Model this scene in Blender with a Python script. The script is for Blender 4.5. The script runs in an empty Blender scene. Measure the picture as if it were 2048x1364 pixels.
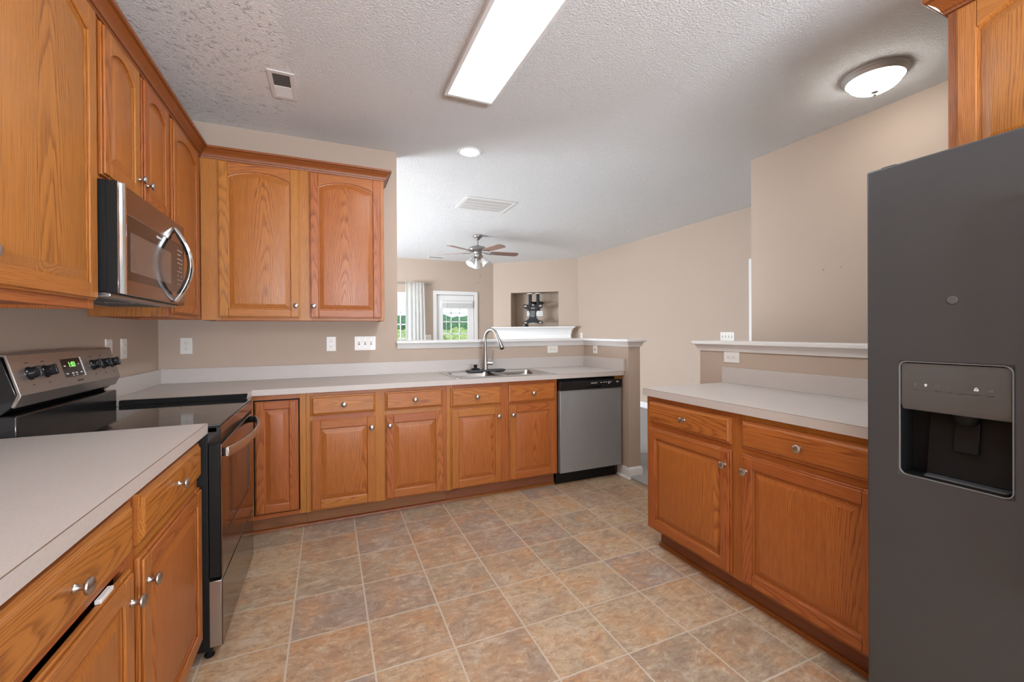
import bpy, bmesh, math, random
from mathutils import Vector, Matrix
random.seed(7)
PI = math.pi
S = bpy.context.scene
COL = S.collection

# ------------------------------------------------------------------ camera
W_PX, H_PX = 2048, 1364
FPX = 854.97
cam_d = bpy.data.cameras.new('camera'); cam = bpy.data.objects.new('camera', cam_d); COL.objects.link(cam)
cam_d.sensor_fit = 'HORIZONTAL'; cam_d.sensor_width = 36.0
cam_d.lens = FPX / W_PX * 36.0
cam_d.shift_x = -(1029.0 - W_PX/2) / W_PX
cam_d.shift_y = (666.63 - H_PX/2) / W_PX
cam_d.clip_start = 0.02; cam_d.clip_end = 200
YAW, PITCH, ROLL = 0.4108, -0.0037, -0.0058
fw = Vector((math.sin(YAW)*math.cos(PITCH), math.cos(YAW)*math.cos(PITCH), math.sin(PITCH)))
rt = Vector((math.cos(YAW), -math.sin(YAW), 0)); up = rt.cross(fw)
rt2 = rt*math.cos(ROLL) + up*math.sin(ROLL); up2 = rt2.cross(fw)
m = Matrix((rt2, up2, -fw)).transposed().to_4x4(); m.translation = (0, 0, 1.258)
cam.matrix_world = m
S.camera = cam

# ------------------------------------------------------------------ colour management
S.view_settings.view_transform = 'Standard'; S.view_settings.look = 'None'
S.view_settings.gamma = 1.0; S.view_settings.exposure = -0.04
try: S.view_settings.use_curve_mapping = False
except Exception: pass
cy = S.cycles
cy.max_bounces = 10; cy.diffuse_bounces = 6; cy.glossy_bounces = 5; cy.transmission_bounces = 6
cy.caustics_reflective = False; cy.caustics_refractive = False; cy.sample_clamp_indirect = 6.0
try:
    cy.use_denoising = True; cy.denoiser = 'OPENIMAGEDENOISE'
except Exception: pass

# ------------------------------------------------------------------ world: bright hazy sky
wd = bpy.data.worlds.new('sky'); S.world = wd; wd.use_nodes = True
nt = wd.node_tree; nt.nodes.clear()
wo = nt.nodes.new('ShaderNodeOutputWorld'); bg = nt.nodes.new('ShaderNodeBackground')
tc = nt.nodes.new('ShaderNodeTexCoord'); sx = nt.nodes.new('ShaderNodeSeparateXYZ'); cr = nt.nodes.new('ShaderNodeValToRGB')
cr.color_ramp.elements[0].position = 0.0; cr.color_ramp.elements[0].color = (0.86, 0.94, 1.0, 1)
cr.color_ramp.elements[1].position = 0.6; cr.color_ramp.elements[1].color = (0.62, 0.80, 1.0, 1)
nt.links.new(tc.outputs['Generated'], sx.inputs[0]); nt.links.new(sx.outputs['Z'], cr.inputs[0])
nt.links.new(cr.outputs[0], bg.inputs[0]); nt.links.new(bg.outputs[0], wo.inputs[0])
bg.inputs[1].default_value = 1.5

# light levels of the lamps and the added daylight fill
L_TROFFER, L_DOME, L_CAN = 23.0, 28.0, 36.0
def area_light(name, loc, rot, sx_, sy_, power, color=(1, 1, 1)):
    d = bpy.data.lights.new(name, 'AREA'); d.shape = 'RECTANGLE'; d.size = sx_; d.size_y = sy_; d.energy = power; d.color = color
    o = bpy.data.objects.new(name, d); COL.objects.link(o); o.location = loc; o.rotation_euler = rot
    return o
# added fill lamps near two assumed, unseen windows
area_light('added_fill_living_side', (-2.50, 6.2, 1.30), (0, -PI/2-math.radians(12), 0), 1.3, 2.5, 370, (0.90, 0.97, 1.06))  # added fill for the living room; its side window is assumed
area_light('added_fill_behind_camera', (0.9, -2.75, 1.05), (PI/2+math.radians(76), 0, 0), 2.1, 1.0, 490, (0.89, 0.97, 1.08))  # added fill tilted up to brighten the ceiling; no window is known here
sun_d = bpy.data.lights.new('sun', 'SUN'); sun_d.energy = 1.8; sun_d.angle = 0.05
sun = bpy.data.objects.new('sun', sun_d); COL.objects.link(sun); sun.rotation_euler = (math.radians(40), 0, math.radians(20)); sun.location = (0, 20, 10)

# ------------------------------------------------------------------ material helpers
def nodes(name):
    mt = bpy.data.materials.new(name); mt.use_nodes = True
    t = mt.node_tree; b = t.nodes['Principled BSDF']
    return mt, t, b
def N(t, typ, **kw):
    n = t.nodes.new(typ)
    for k, v in kw.items():
        if k.startswith('i_'):
            key = k[2:]; key = int(key) if key.isdigit() else key
            n.inputs[key].default_value = v
        else: setattr(n, k, v)
    return n
def math_n(t, op, a, b=None, c=None):
    n = t.nodes.new('ShaderNodeMath'); n.operation = op
    for i, x in enumerate((a, b, c)):
        if x is None: continue
        if isinstance(x, (int, float)): n.inputs[i].default_value = x
        else: t.links.new(x, n.inputs[i])
    return n.outputs[0]
def vmul(t, vec, s):
    n = t.nodes.new('ShaderNodeVectorMath'); n.operation = 'MULTIPLY'; t.links.new(vec, n.inputs[0]); n.inputs[1].default_value = s
    return n.outputs[0]
def noise(t, vec, scale=1.0, detail=2.0, rough=0.5):
    n = t.nodes.new('ShaderNodeTexNoise'); n.inputs['Scale'].default_value = scale; n.inputs['Detail'].default_value = detail
    n.inputs['Roughness'].default_value = rough; t.links.new(vec, n.inputs['Vector'])
    return n.outputs['Fac']
def mixc(t, fac, a, b, mode='MIX'):
    n = t.nodes.new('ShaderNodeMix'); n.data_type = 'RGBA'; n.blend_type = mode
    for i, x in ((0, fac), (6, a), (7, b)):
        if isinstance(x, (int, float)): n.inputs[i].default_value = x
        elif isinstance(x, tuple): n.inputs[i].default_value = x if len(x) == 4 else (*x, 1)
        else: t.links.new(x, n.inputs[i])
    return n.outputs[2]
def ramp(t, fac, stops):
    n = t.nodes.new('ShaderNodeValToRGB'); e = n.color_ramp.elements
    while len(e) < len(stops): e.new(0.5)
    for el, (p, c) in zip(e, stops):
        el.position = p; el.color = (*c, 1) if len(c) == 3 else c
    t.links.new(fac, n.inputs[0]); return n.outputs[0]
def bump(t, b, height, strength=0.3, dist=0.01):
    n = t.nodes.new('ShaderNodeBump'); n.inputs['Strength'].default_value = strength; n.inputs['Distance'].default_value = dist
    t.links.new(height, n.inputs['Height']); t.links.new(n.outputs[0], b.inputs['Normal'])
def srgb(r, g, b):
    f = lambda c: (c/255/12.92) if c/255 <= 0.04045 else ((c/255+0.055)/1.055)**2.4
    return (f(r), f(g), f(b))
def objco(t): return t.nodes.new('ShaderNodeTexCoord').outputs['Object']
def plain(name, col, rough=0.5, metal=0.0, spec=0.5, wear=0.04, scale=40.0):
    mt, t, b = nodes(name)
    n = noise(t, objco(t), scale, 3)
    c1 = tuple(min(1, x*(1+wear)) for x in col); c0 = tuple(x*(1-wear) for x in col)
    t.links.new(mixc(t, n, c0, c1), b.inputs['Base Color'])
    b.inputs['Roughness'].default_value = rough; b.inputs['Metallic'].default_value = metal
    b.inputs['Specular IOR Level'].default_value = spec
    return mt
def emit(name, col, strength):
    mt, t, b = nodes(name)
    b.inputs['Base Color'].default_value = (*col, 1); b.inputs['Emission Color'].default_value = (*col, 1); b.inputs['Emission Strength'].default_value = strength
    b.inputs['Roughness'].default_value = 0.4
    return mt

def oak(name, light, dark, rough=0.34):
    mt, t, b = nodes(name)
    at = N(t, 'ShaderNodeAttribute', attribute_name='grain'); P = at.outputs['Vector']
    av = N(t, 'ShaderNodeAttribute', attribute_name='tone'); tone = av.outputs['Fac']
    sep = N(t, 'ShaderNodeSeparateXYZ'); t.links.new(P, sep.inputs[0]); a, bb, l = sep.outputs
    n1 = noise(t, vmul(t, P, (5, 5, 0.75)), 1, 2); n2 = noise(t, vmul(t, P, (26, 26, 2.6)), 1, 3)
    lw = math_n(t, 'FRACT', math_n(t, 'MULTIPLY', l, 0.1)); lw = math_n(t, 'MULTIPLY', lw, 10.0)
    bq = math_n(t, 'ADD', bb, math_n(t, 'MULTIPLY', lw, 0.032))
    r = math_n(t, 'SQRT', math_n(t, 'ADD', math_n(t, 'MULTIPLY', a, a), math_n(t, 'MULTIPLY', bq, bq)))
    r = math_n(t, 'ADD', r, math_n(t, 'MULTIPLY', n1, 0.055)); r = math_n(t, 'ADD', r, math_n(t, 'MULTIPLY', n2, 0.009))
    ring = math_n(t, 'FRACT', math_n(t, 'MULTIPLY', r, 225.0))
    ringf = ramp(t, ring, [(0.0, (0.2,)*3), (0.10, (0.95,)*3), (0.24, (0.85,)*3), (0.5, (0.2,)*3), (1.0, (0.05,)*3)])
    pore = noise(t, vmul(t, P, (520, 520, 11)), 1, 2, 0.6)
    poref = ramp(t, pore, [(0.40, (0.0,)*3), (0.62, (1,)*3)])
    fib = noise(t, vmul(t, P, (150, 150, 2.2)), 1, 3)
    k = math_n(t, 'MULTIPLY', ringf, math_n(t, 'ADD', math_n(t, 'MULTIPLY', poref, 0.55), 0.32))
    k = math_n(t, 'ADD', k, math_n(t, 'MULTIPLY', math_n(t, 'SUBTRACT', fib, 0.5), 0.55))
    k = math_n(t, 'ADD', k, math_n(t, 'MULTIPLY', poref, 0.12))
    n = t.nodes.new('ShaderNodeClamp'); t.links.new(k, n.inputs[0])
    base = mixc(t, n.outputs[0], light, dark)
    hs = N(t, 'ShaderNodeHueSaturation')
    t.links.new(base, hs.inputs['Color'])
    t.links.new(math_n(t, 'ADD', 0.5, math_n(t, 'MULTIPLY', tone, 0.011)), hs.inputs['Hue'])
    t.links.new(math_n(t, 'ADD', 1.0, math_n(t, 'MULTIPLY', tone, 0.11)), hs.inputs['Value'])
    t.links.new(hs.outputs[0], b.inputs['Base Color'])
    b.inputs['Roughness'].default_value = rough; b.inputs['Specular IOR Level'].default_value = 0.45
    bump(t, b, math_n(t, 'MULTIPLY', k, -1.0), 0.22, 0.0015)
    return mt

M = {}
M['oak'] = oak('honey_oak', (0.445, 0.152, 0.032), (0.18, 0.043, 0.0065))
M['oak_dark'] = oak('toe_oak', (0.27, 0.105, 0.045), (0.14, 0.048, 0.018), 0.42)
M['oak_crown'] = oak('crown_oak', (0.27, 0.078, 0.016), (0.14, 0.034, 0.006), 0.3)

def wall_paint(name, col):
    mt, t, b = nodes(name); co = objco(t)
    n = noise(t, co, 1.2, 3); n2 = noise(t, co, 260, 3)
    t.links.new(mixc(t, n, tuple(c*0.97 for c in col), tuple(c*1.03 for c in col)), b.inputs['Base Color'])
    b.inputs['Roughness'].default_value = 0.62; b.inputs['Specular IOR Level'].default_value = 0.3
    bump(t, b, n2, 0.08, 0.002); return mt
M['wall'] = wall_paint('tan_wall_paint', (0.475, 0.382, 0.308))
M['white'] = plain('white_trim_paint', (0.78, 0.78, 0.77), 0.35, wear=0.02)
M['vinyl'] = plain('white_vinyl', (0.86, 0.88, 0.90), 0.35, wear=0.02)
M['plate'] = plain('switch_plate_plastic', (0.80, 0.79, 0.75), 0.3, wear=0.02)
M['slot'] = plain('socket_slot_dark', (0.03, 0.028, 0.025), 0.6)

def ceiling_mat():
    mt, t, b = nodes('knockdown_ceiling'); co = objco(t)
    n1 = noise(t, co, 85, 4, 0.6); n2 = noise(t, co, 210, 3, 0.6)
    lump = ramp(t, noise(t, co, 38, 4, 0.6), [(0.58, (0,)*3), (0.70, (1,)*3)])
    # repaired patch with coarser texture over the range corner
    sp = N(t, 'ShaderNodeSeparateXYZ'); t.links.new(co, sp.inputs[0])
    edge = math_n(t, 'ADD', math_n(t, 'MULTIPLY', noise(t, co, 4, 3), 0.5), -0.42)
    mk = ramp(t, math_n(t, 'SUBTRACT', edge, sp.outputs['X']), [(0.0, (0,)*3), (0.06, (1,)*3)])
    base_h = math_n(t, 'ADD', math_n(t, 'MULTIPLY', n1, 1.0), math_n(t, 'MULTIPLY', n2, 0.5))
    h = math_n(t, 'ADD', math_n(t, 'MULTIPLY', base_h, math_n(t, 'SUBTRACT', 1.0, math_n(t, 'MULTIPLY', mk, 0.45))), math_n(t, 'MULTIPLY', math_n(t, 'MULTIPLY', lump, mk), 0.65))
    h = math_n(t, 'ADD', h, math_n(t, 'MULTIPLY', mk, 0.5))
    b.inputs['Base Color'].default_value = (0.90, 0.90, 0.895, 1); b.inputs['Roughness'].default_value = 0.9; b.inputs['Specular IOR Level'].default_value = 0.15
    bump(t, b, h, 1.0, 0.0155); return mt
M['ceiling'] = ceiling_mat()

TS, TX0, TY0 = 0.3043, -0.1531, 2.2621
def tile_mat():
    mt, t, b = nodes('slate_look_tile'); co = objco(t)
    sp = N(t, 'ShaderNodeSeparateXYZ'); t.links.new(co, sp.inputs[0])
    ux = math_n(t, 'DIVIDE', math_n(t, 'SUBTRACT', sp.outputs['X'], TX0), TS); uy = math_n(t, 'DIVIDE', math_n(t, 'SUBTRACT', sp.outputs['Y'], TY0), TS)
    wob = math_n(t, 'MULTIPLY', math_n(t, 'SUBTRACT', noise(t, co, 30, 2), 0.5), 0.012)
    fx = math_n(t, 'ABSOLUTE', math_n(t, 'SUBTRACT', math_n(t, 'FRACT', math_n(t, 'ADD', ux, wob)), 0.5)); fy = math_n(t, 'ABSOLUTE', math_n(t, 'SUBTRACT', math_n(t, 'FRACT', math_n(t, 'ADD', uy, wob)), 0.5))
    gd = math_n(t, 'SUBTRACT', 0.5, math_n(t, 'MAXIMUM', fx, fy))
    grout = ramp(t, gd, [(0.006, (1,)*3), (0.016, (0,)*3)])
    cell = N(t, 'ShaderNodeCombineXYZ'); t.links.new(math_n(t, 'FLOOR', ux), cell.inputs[0]); t.links.new(math_n(t, 'FLOOR', uy), cell.inputs[1])
    wn = N(t, 'ShaderNodeTexWhiteNoise', noise_dimensions='2D'); t.links.new(cell.outputs[0], wn.inputs['Vector'])
    rnd = wn.outputs['Value']
    ofs = N(t, 'ShaderNodeVectorMath', operation='SCALE'); t.links.new(wn.outputs['Color'], ofs.inputs[0]); ofs.inputs['Scale'].default_value = 30
    pv = N(t, 'ShaderNodeVectorMath', operation='ADD'); t.links.new(co, pv.inputs[0]); t.links.new(ofs.outputs[0], pv.inputs[1]); pv = pv.outputs[0]
    wv = N(t, 'ShaderNodeTexNoise'); wv.inputs['Scale'].default_value = 7; wv.inputs['Detail'].default_value = 3; t.links.new(pv, wv.inputs['Vector'])
    wp = N(t, 'ShaderNodeVectorMath', operation='SCALE'); t.links.new(wv.outputs['Color'], wp.inputs[0]); wp.inputs['Scale'].default_value = 0.12
    pw = N(t, 'ShaderNodeVectorMath', operation='ADD'); t.links.new(pv, pw.inputs[0]); t.links.new(wp.outputs[0], pw.inputs[1]); pw = pw.outputs[0]
    big = noise(t, pw, 6.5, 4, 0.6); mid = noise(t, vmul(t, pw, (0.75, 1.7, 1)), 26, 8, 0.74); fine = noise(t, pw, 130, 4, 0.75)
    # per-tile body colour: sandy, rust, brown, purplish grey, olive
    body = ramp(t, rnd, [(0.0, srgb(182, 152, 124)), (0.28, srgb(178, 149, 122)), (0.29, srgb(190, 166, 136)), (0.5, srgb(192, 163, 131)), (0.51, srgb(166, 146, 130)), (0.72, srgb(160, 143, 132)), (0.73, srgb(176, 157, 130)), (1.0, srgb(170, 151, 130))])
    c = mixc(t, math_n(t, 'MULTIPLY', ramp(t, big, [(0.46, (0,)*3), (0.64, (1,)*3)]), 0.62), body, srgb(196, 144, 98))
    c = mixc(t, math_n(t, 'MULTIPLY', ramp(t, noise(t, pv, 5.5, 5, 0.65), [(0.50, (0,)*3), (0.66, (1,)*3)]), 0.5), c, srgb(142, 126, 114))
    c = mixc(t, math_n(t, 'MULTIPLY', ramp(t, noise(t, vmul(t, pv, (-1, -1, 1)), 7, 4, 0.65), [(0.54, (0,)*3), (0.72, (1,)*3)]), 0.65), c, srgb(206, 192, 172))
    c = mixc(t, math_n(t, 'MULTIPLY', ramp(t, mid, [(0.37, (1,)*3), (0.49, (0,)*3)]), 0.60), c, srgb(134, 106, 88))
    c = mixc(t, math_n(t, 'MULTIPLY', ramp(t, mid, [(0.53, (0,)*3), (0.66, (1,)*3)]), 0.70), c, srgb(214, 194, 168))
    c = mixc(t, math_n(t, 'MULTIPLY', ramp(t, fine, [(0.34, (1,)*3), (0.52, (0,)*3)]), 0.42), c, srgb(128, 104, 88))
    c = mixc(t, grout, c, srgb(200, 187, 170))
    t.links.new(mixc(t, 1.0, c, (0.92, 0.92, 0.92), 'MULTIPLY'), b.inputs['Base Color'])
    b.inputs['Roughness'].default_value = 0.42; b.inputs['Specular IOR Level'].default_value = 0.4
    h = math_n(t, 'SUBTRACT', math_n(t, 'MULTIPLY', mid, 0.5), math_n(t, 'MULTIPLY', grout, 0.45))
    bump(t, b, h, 0.35, 0.003); return mt
M['tile'] = tile_mat()
def carpet_mat():
    mt, t, b = nodes('grey_carpet'); co = objco(t); n = noise(t, co, 160, 4, 0.7)
    t.links.new(ramp(t, n, [(0.3, (0.30, 0.29, 0.28)), (0.7, (0.56, 0.55, 0.54))]), b.inputs['Base Color']); b.inputs['Roughness'].default_value = 1.0
    bump(t, b, n, 0.9, 0.01); return mt
M['carpet'] = carpet_mat()
def laminate(name, col):
    mt, t, b = nodes(name); co = objco(t)
    n = noise(t, vmul(t, co, (3.5, 3.5, 3.5)), 1, 4, 0.6); f = noise(t, co, 130, 3, 0.6)
    c = mixc(t, n, tuple(x*0.95 for x in col), tuple(x*1.05 for x in col)); c = mixc(t, math_n(t, 'MULTIPLY', ramp(t, f, [(0.36, (1,)*3), (0.55, (0,)*3)]), 0.16), c, (0.36, 0.30, 0.26))
    t.links.new(c, b.inputs['Base Color']); b.inputs['Roughness'].default_value = 0.38; return mt
M['lam'] = laminate('pale_laminate', (0.535, 0.492, 0.463))
M['seam'] = plain('laminate_seam', (0.20, 0.13, 0.09), 0.6)
def brushed(name, col, rough, axis=(1, 1, 1), amp=0.10, metal=1.0):
    mt, t, b = nodes(name); n = noise(t, vmul(t, objco(t), axis), 1, 3, 0.6)
    t.links.new(mixc(t, n, tuple(c*(1-amp) for c in col), tuple(c*(1+amp) for c in col)), b.inputs['Base Color'])
    b.inputs['Metallic'].default_value = metal; b.inputs['Roughness'].default_value = rough
    return mt
M['steel'] = brushed('brushed_steel', (0.50, 0.48, 0.46), 0.34, (6, 6, 500))
M['steel_dw'] = brushed('dishwasher_steel', (0.34, 0.355, 0.36), 0.42, (500, 500, 6), metal=0.55)
M['steel_fr'] = brushed('fridge_steel', (0.074, 0.077, 0.081), 0.40, (600, 5, 600), 0.06, metal=0.3)
M['steel_warm'] = brushed('range_steel', (0.36, 0.335, 0.31), 0.34, (4, 4, 300), metal=0.8)
M['faucet'] = plain('brushed_faucet_nickel', (0.36, 0.345, 0.33), 0.36, 0.9)
M['handle_steel'] = brushed('handle_steel', (0.60, 0.55, 0.50), 0.34, (4, 4, 300))
M['rim_nickel'] = plain('brushed_rim_nickel', (0.60, 0.59, 0.58), 0.45, 0.6)
M['nickel'] = plain('satin_nickel', (0.47, 0.45, 0.43), 0.30, 1.0)
M['chrome'] = plain('polished_chrome', (0.72, 0.74, 0.76), 0.10, 1.0)
M['sink'] = brushed('sink_steel', (0.60, 0.59, 0.58), 0.26, (6, 300, 6))
M['black_gloss'] = plain('black_enamel', (0.012, 0.012, 0.013), 0.16)
M['black'] = plain('black_plastic', (0.010, 0.010, 0.010), 0.55, spec=0.2)
M['charcoal'] = plain('charcoal_plastic', (0.05, 0.052, 0.055), 0.4)
M['glass_black'] = plain('black_ceramic_glass', (0.020, 0.018, 0.017), 0.06, spec=0.9)
M['mw_glass'] = plain('microwave_glass', (0.010, 0.008, 0.007), 0.08, spec=0.5)
M['mw_mesh'] = plain('microwave_window_mesh', (0.115, 0.085, 0.07), 0.14, spec=0.6)
M['oven_face'] = brushed('oven_door_steel', (0.23, 0.19, 0.165), 0.14, (4, 4, 300))
M['disp'] = plain('dispenser_panel', (0.095, 0.094, 0.093), 0.45)
M['disp_frame'] = plain('dispenser_frame', (0.20, 0.20, 0.20), 0.35)
M['rubber'] = plain('matte_black_rubber', (0.012, 0.012, 0.012), 0.9, spec=0.1)
M['disp_in'] = plain('dispenser_recess', (0.008, 0.008, 0.0085), 0.5, spec=0.2)
M['grey_mark'] = plain('grey_print', (0.055, 0.052, 0.05), 0.5)
M['white_mark'] = plain('white_print', (0.75, 0.75, 0.75), 0.5)
M['green_led'] = emit('green_led', (0.25, 0.9, 0.15), 1.2)
M['ring'] = plain('burner_ring_print', (0.16, 0.15, 0.145), 0.2)
M['vent_dark'] = plain('vent_shadow_metal', (0.13, 0.125, 0.12), 0.6)
M['lens'] = emit('troffer_lens', (0.90, 0.97, 1.0), L_TROFFER)
M['can'] = emit('recessed_lens', (1.0, 0.97, 0.92), L_CAN)
M['dome'] = emit('frosted_dome', (1.0, 0.97, 0.92), L_DOME)
M['shade'] = emit('frosted_fan_shade', (0.72, 0.73, 0.72), 0.03)
M['blade'] = oak('fan_blade_veneer', (0.30, 0.175, 0.135), (0.19, 0.10, 0.075), 0.45)
M['mount'] = plain('mount_black_steel', (0.010, 0.011, 0.013), 0.55, 0.0, spec=0.25)
M['cable'] = plain('white_cable', (0.75, 0.74, 0.72), 0.5)
def fabric():
    mt, t, b = nodes('sheer_curtain'); co = objco(t); n = noise(t, vmul(t, co, (300, 300, 300)), 1, 2)
    t.links.new(mixc(t, n, (0.80, 0.80, 0.79), (0.88, 0.88, 0.87)), b.inputs['Base Color']); b.inputs['Roughness'].default_value = 0.9
    tr = N(t, 'ShaderNodeBsdfTranslucent'); tr.inputs[0].default_value = (0.95, 0.95, 0.93, 1); mx = N(t, 'ShaderNodeMixShader'); mx.inputs[0].default_value = 0.75
    t.links.new(b.outputs[0], mx.inputs[1]); t.links.new(tr.outputs[0], mx.inputs[2]); t.links.new(mx.outputs[0], t.nodes['Material Output'].inputs[0]); return mt
M['curtain'] = fabric()
def glass():
    mt, t, b = nodes('window_glass'); b.inputs['Base Color'].default_value = (0.97, 0.99, 1, 1); b.inputs['Roughness'].default_value = 0.0; b.inputs['IOR'].default_value = 1.45
    g = N(t, 'ShaderNodeBsdfTransparent'); gl = N(t, 'ShaderNodeBsdfGlossy'); gl.inputs['Roughness'].default_value = 0.02; fr = N(t, 'ShaderNodeFresnel'); fr.inputs[0].default_value = 1.3
    mx = N(t, 'ShaderNodeMixShader'); t.links.new(fr.outputs[0], mx.inputs[0]); t.links.new(g.outputs[0], mx.inputs[1]); t.links.new(gl.outputs[0], mx.inputs[2]); t.links.new(mx.outputs[0], t.nodes['Material Output'].inputs[0]); return mt
M['glass'] = glass()
def leaf(name, c0, c1, sc):
    mt, t, b = nodes(name); n = noise(t, objco(t), sc, 5, 0.7); t.links.new(ramp(t, n, [(0.35, c0), (0.65, c1)]), b.inputs['Base Color']); b.inputs['Roughness'].default_value = 0.8
    bump(t, b, n, 1.0, 0.05); return mt
M['hedge'] = leaf('hedge_leaves', (0.035, 0.12, 0.05), (0.17, 0.33, 0.15), 9)
M['shrub'] = leaf('light_shrub_leaves', (0.16, 0.30, 0.05), (0.62, 0.70, 0.30), 11)
M['lawn'] = leaf('lawn_grass', (0.16, 0.28, 0.06), (0.40, 0.48, 0.18), 30)
M['siding'] = plain('far_house_siding', (0.12, 0.14, 0.17), 0.8)

# ------------------------------------------------------------------ mesh helpers
class MB:
    def __init__(s):
        s.v = []; s.f = []; s.mi = []; s.g = []; s.t = []; s.piece('z')
    def piece(s, axis='z', c=None, fig=None, tone=None):
        """start a board: its grain axis, centre and figure"""
        s.ax = axis; s.c = c or (0, 0, 0)
        fig = fig or random.choice(('s', 's', 'c'))
        s.go = ((random.uniform(-0.03, 0.03), random.uniform(0.01, 0.03)) if fig == 'c' else (random.choice((-1, 1))*random.uniform(0.16, 0.4), random.uniform(0, 0.2)))
        s.gl = random.randint(0, 40)*10 + random.uniform(1.0, 6.0)
        s.tn = random.uniform(-1, 1) if tone is None else tone
        return s
    def av(s, x, y, z):
        s.v.append((x, y, z)); dx, dy, dz = x-s.c[0], y-s.c[1], z-s.c[2]
        if s.ax == 'z': a, b, l = dx, dy, dz
        elif s.ax == 'x': a, b, l = dz, dy, dx
        else: a, b, l = dx, dz, dy
        if s.ax == 'z2': pass
        s.g.append((a+s.go[0], b+s.go[1], l+s.gl)); s.t.append(s.tn)
        return len(s.v)-1
    def face(s, idx, mi=0): s.f.append(tuple(idx)); s.mi.append(mi)
    def box(s, x0, x1, y0, y1, z0, z1, mi=0):
        i = [s.av(x, y, z) for z in (z0, z1) for y in (y0, y1) for x in (x0, x1)]
        for q in ((0, 2, 3, 1), (4, 5, 7, 6), (0, 1, 5, 4), (1, 3, 7, 5), (3, 2, 6, 7), (2, 0, 4, 6)): s.face([i[k] for k in q], mi)
        return s
    def wood(s, x0, x1, y0, y1, z0, z1, axis='z', fig=None, tone=None, mi=0):
        s.piece(axis, ((x0+x1)/2, (y0+y1)/2, (z0+z1)/2), fig, tone); return s.box(x0, x1, y0, y1, z0, z1, mi)
    def prism(s, poly, a0, a1, plane='xz', mi=0):
        """polygon (2-D) extruded along the third axis from a0 to a1"""
        def P(p, a): return (p[0], a, p[1]) if plane == 'xz' else ((p[0], p[1], a) if plane == 'xy' else (a, p[0], p[1]))
        A = [s.av(*P(p, a0)) for p in poly]; B = [s.av(*P(p, a1)) for p in poly]; n = len(poly)
        s.face(A[::-1], mi); s.face(B, mi)
        for k in range(n): s.face((A[k], A[(k+1) % n], B[(k+1) % n], B[k]), mi)
        return s
    def rings(s, loops, mi=0, cap0=True, cap1=True):
        """skin through loops of equal point count"""
        I = [[s.av(*p) for p in L] for L in loops]; n = len(loops[0])
        for A, B in zip(I, I[1:]):
            for k in range(n): s.face((A[k], A[(k+1) % n], B[(k+1) % n], B[k]), mi)
        if cap0: s.face(I[0][::-1], mi)
        if cap1: s.face(I[-1], mi)
        return s
    def lathe(s, prof, c=(0, 0, 0), axis='z', n=32, mi=0, cap=True):
        L = []
        for r, h in prof:
            L.append([])
            for k in range(n):
                a = 2*PI*k/n; u, w = r*math.cos(a), r*math.sin(a)
                L[-1].append((c[0]+u, c[1]+w, c[2]+h) if axis == 'z' else ((c[0]+u, c[1]-h, c[2]+w) if axis == 'y' else (c[0]+h, c[1]+u, c[2]+w)))
        return s.rings(L, mi, cap, cap)
    def tube(s, pts, r, n=12, mi=0, flat=1.0, side=None):
        pts = [Vector(p) for p in pts]; L = []; up_ = Vector(side or (0, 0, 1))
        for k, p in enumerate(pts):
            d = (pts[min(k+1, len(pts)-1)]-pts[max(k-1, 0)]).normalized(); a = d.cross(up_)
            if a.length < 1e-3: a = d.cross(Vector((1, 0, 0)))
            a.normalize(); b = a.cross(d).normalized(); rr = r[k] if isinstance(r, (list, tuple)) else r
            L.append([tuple(p+a*math.cos(2*PI*j/n)*rr*flat+b*math.sin(2*PI*j/n)*rr) for j in range(n)]); up_ = b
        return s.rings(L, mi)
    def sweep(s, path, prof, closed=False, mi=0):
        """profile (outward offset to the right of travel, height) swept along a 2-D path with mitres"""
        P = [Vector(p) for p in path]; n = len(P); L = []
        for k in range(n):
            d0 = (P[k]-P[k-1]).normalized() if (k > 0 or closed) else None; d1 = (P[(k+1) % n]-P[k]).normalized() if (k < n-1 or closed) else None
            d0 = d0 or d1; d1 = d1 or d0
            n0 = Vector((d0.y, -d0.x)); n1 = Vector((d1.y, -d1.x)); mtr = (n0+n1); mtr = mtr/(mtr.length_squared/2) if mtr.length > 1e-6 else n0
            L.append([(P[k].x+mtr.x*o, P[k].y+mtr.y*o, z) for o, z in prof])
        if closed: L.append(L[0])
        return s.rings(L, mi, not closed, not closed)
    def grid(s, us, vs, keep, w0, w1, plane='xy', mi=0):
        """slab of grid cells, keep(i,j) says which cells are solid; openings get reveal faces"""
        def P(u, v, w): return (u, v, w) if plane == 'xy' else ((u, w, v) if plane == 'xz' else (w, u, v))
        ids = {}
        def g(i, j, k):
            if (i, j, k) not in ids: ids[(i, j, k)] = s.av(*P(us[i], vs[j], (w0, w1)[k]))
            return ids[(i, j, k)]
        nu, nv = len(us)-1, len(vs)-1
        K = lambda i, j: 0 <= i < nu and 0 <= j < nv and keep(i, j)
        for i in range(nu):
            for j in range(nv):
                if not K(i, j): continue
                s.face((g(i, j, 0), g(i, j+1, 0), g(i+1, j+1, 0), g(i+1, j, 0)), mi); s.face((g(i, j, 1), g(i+1, j, 1), g(i+1, j+1, 1), g(i, j+1, 1)), mi)
                for di, dj, a, b in ((-1, 0, (i, j), (i, j+1)), (1, 0, (i+1, j), (i+1, j+1)), (0, -1, (i, j), (i+1, j)), (0, 1, (i, j+1), (i+1, j+1))):
                    if not K(i+di, j+dj): s.face((g(*a, 0), g(*b, 0), g(*b, 1), g(*a, 1)), mi)
        return s

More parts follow.
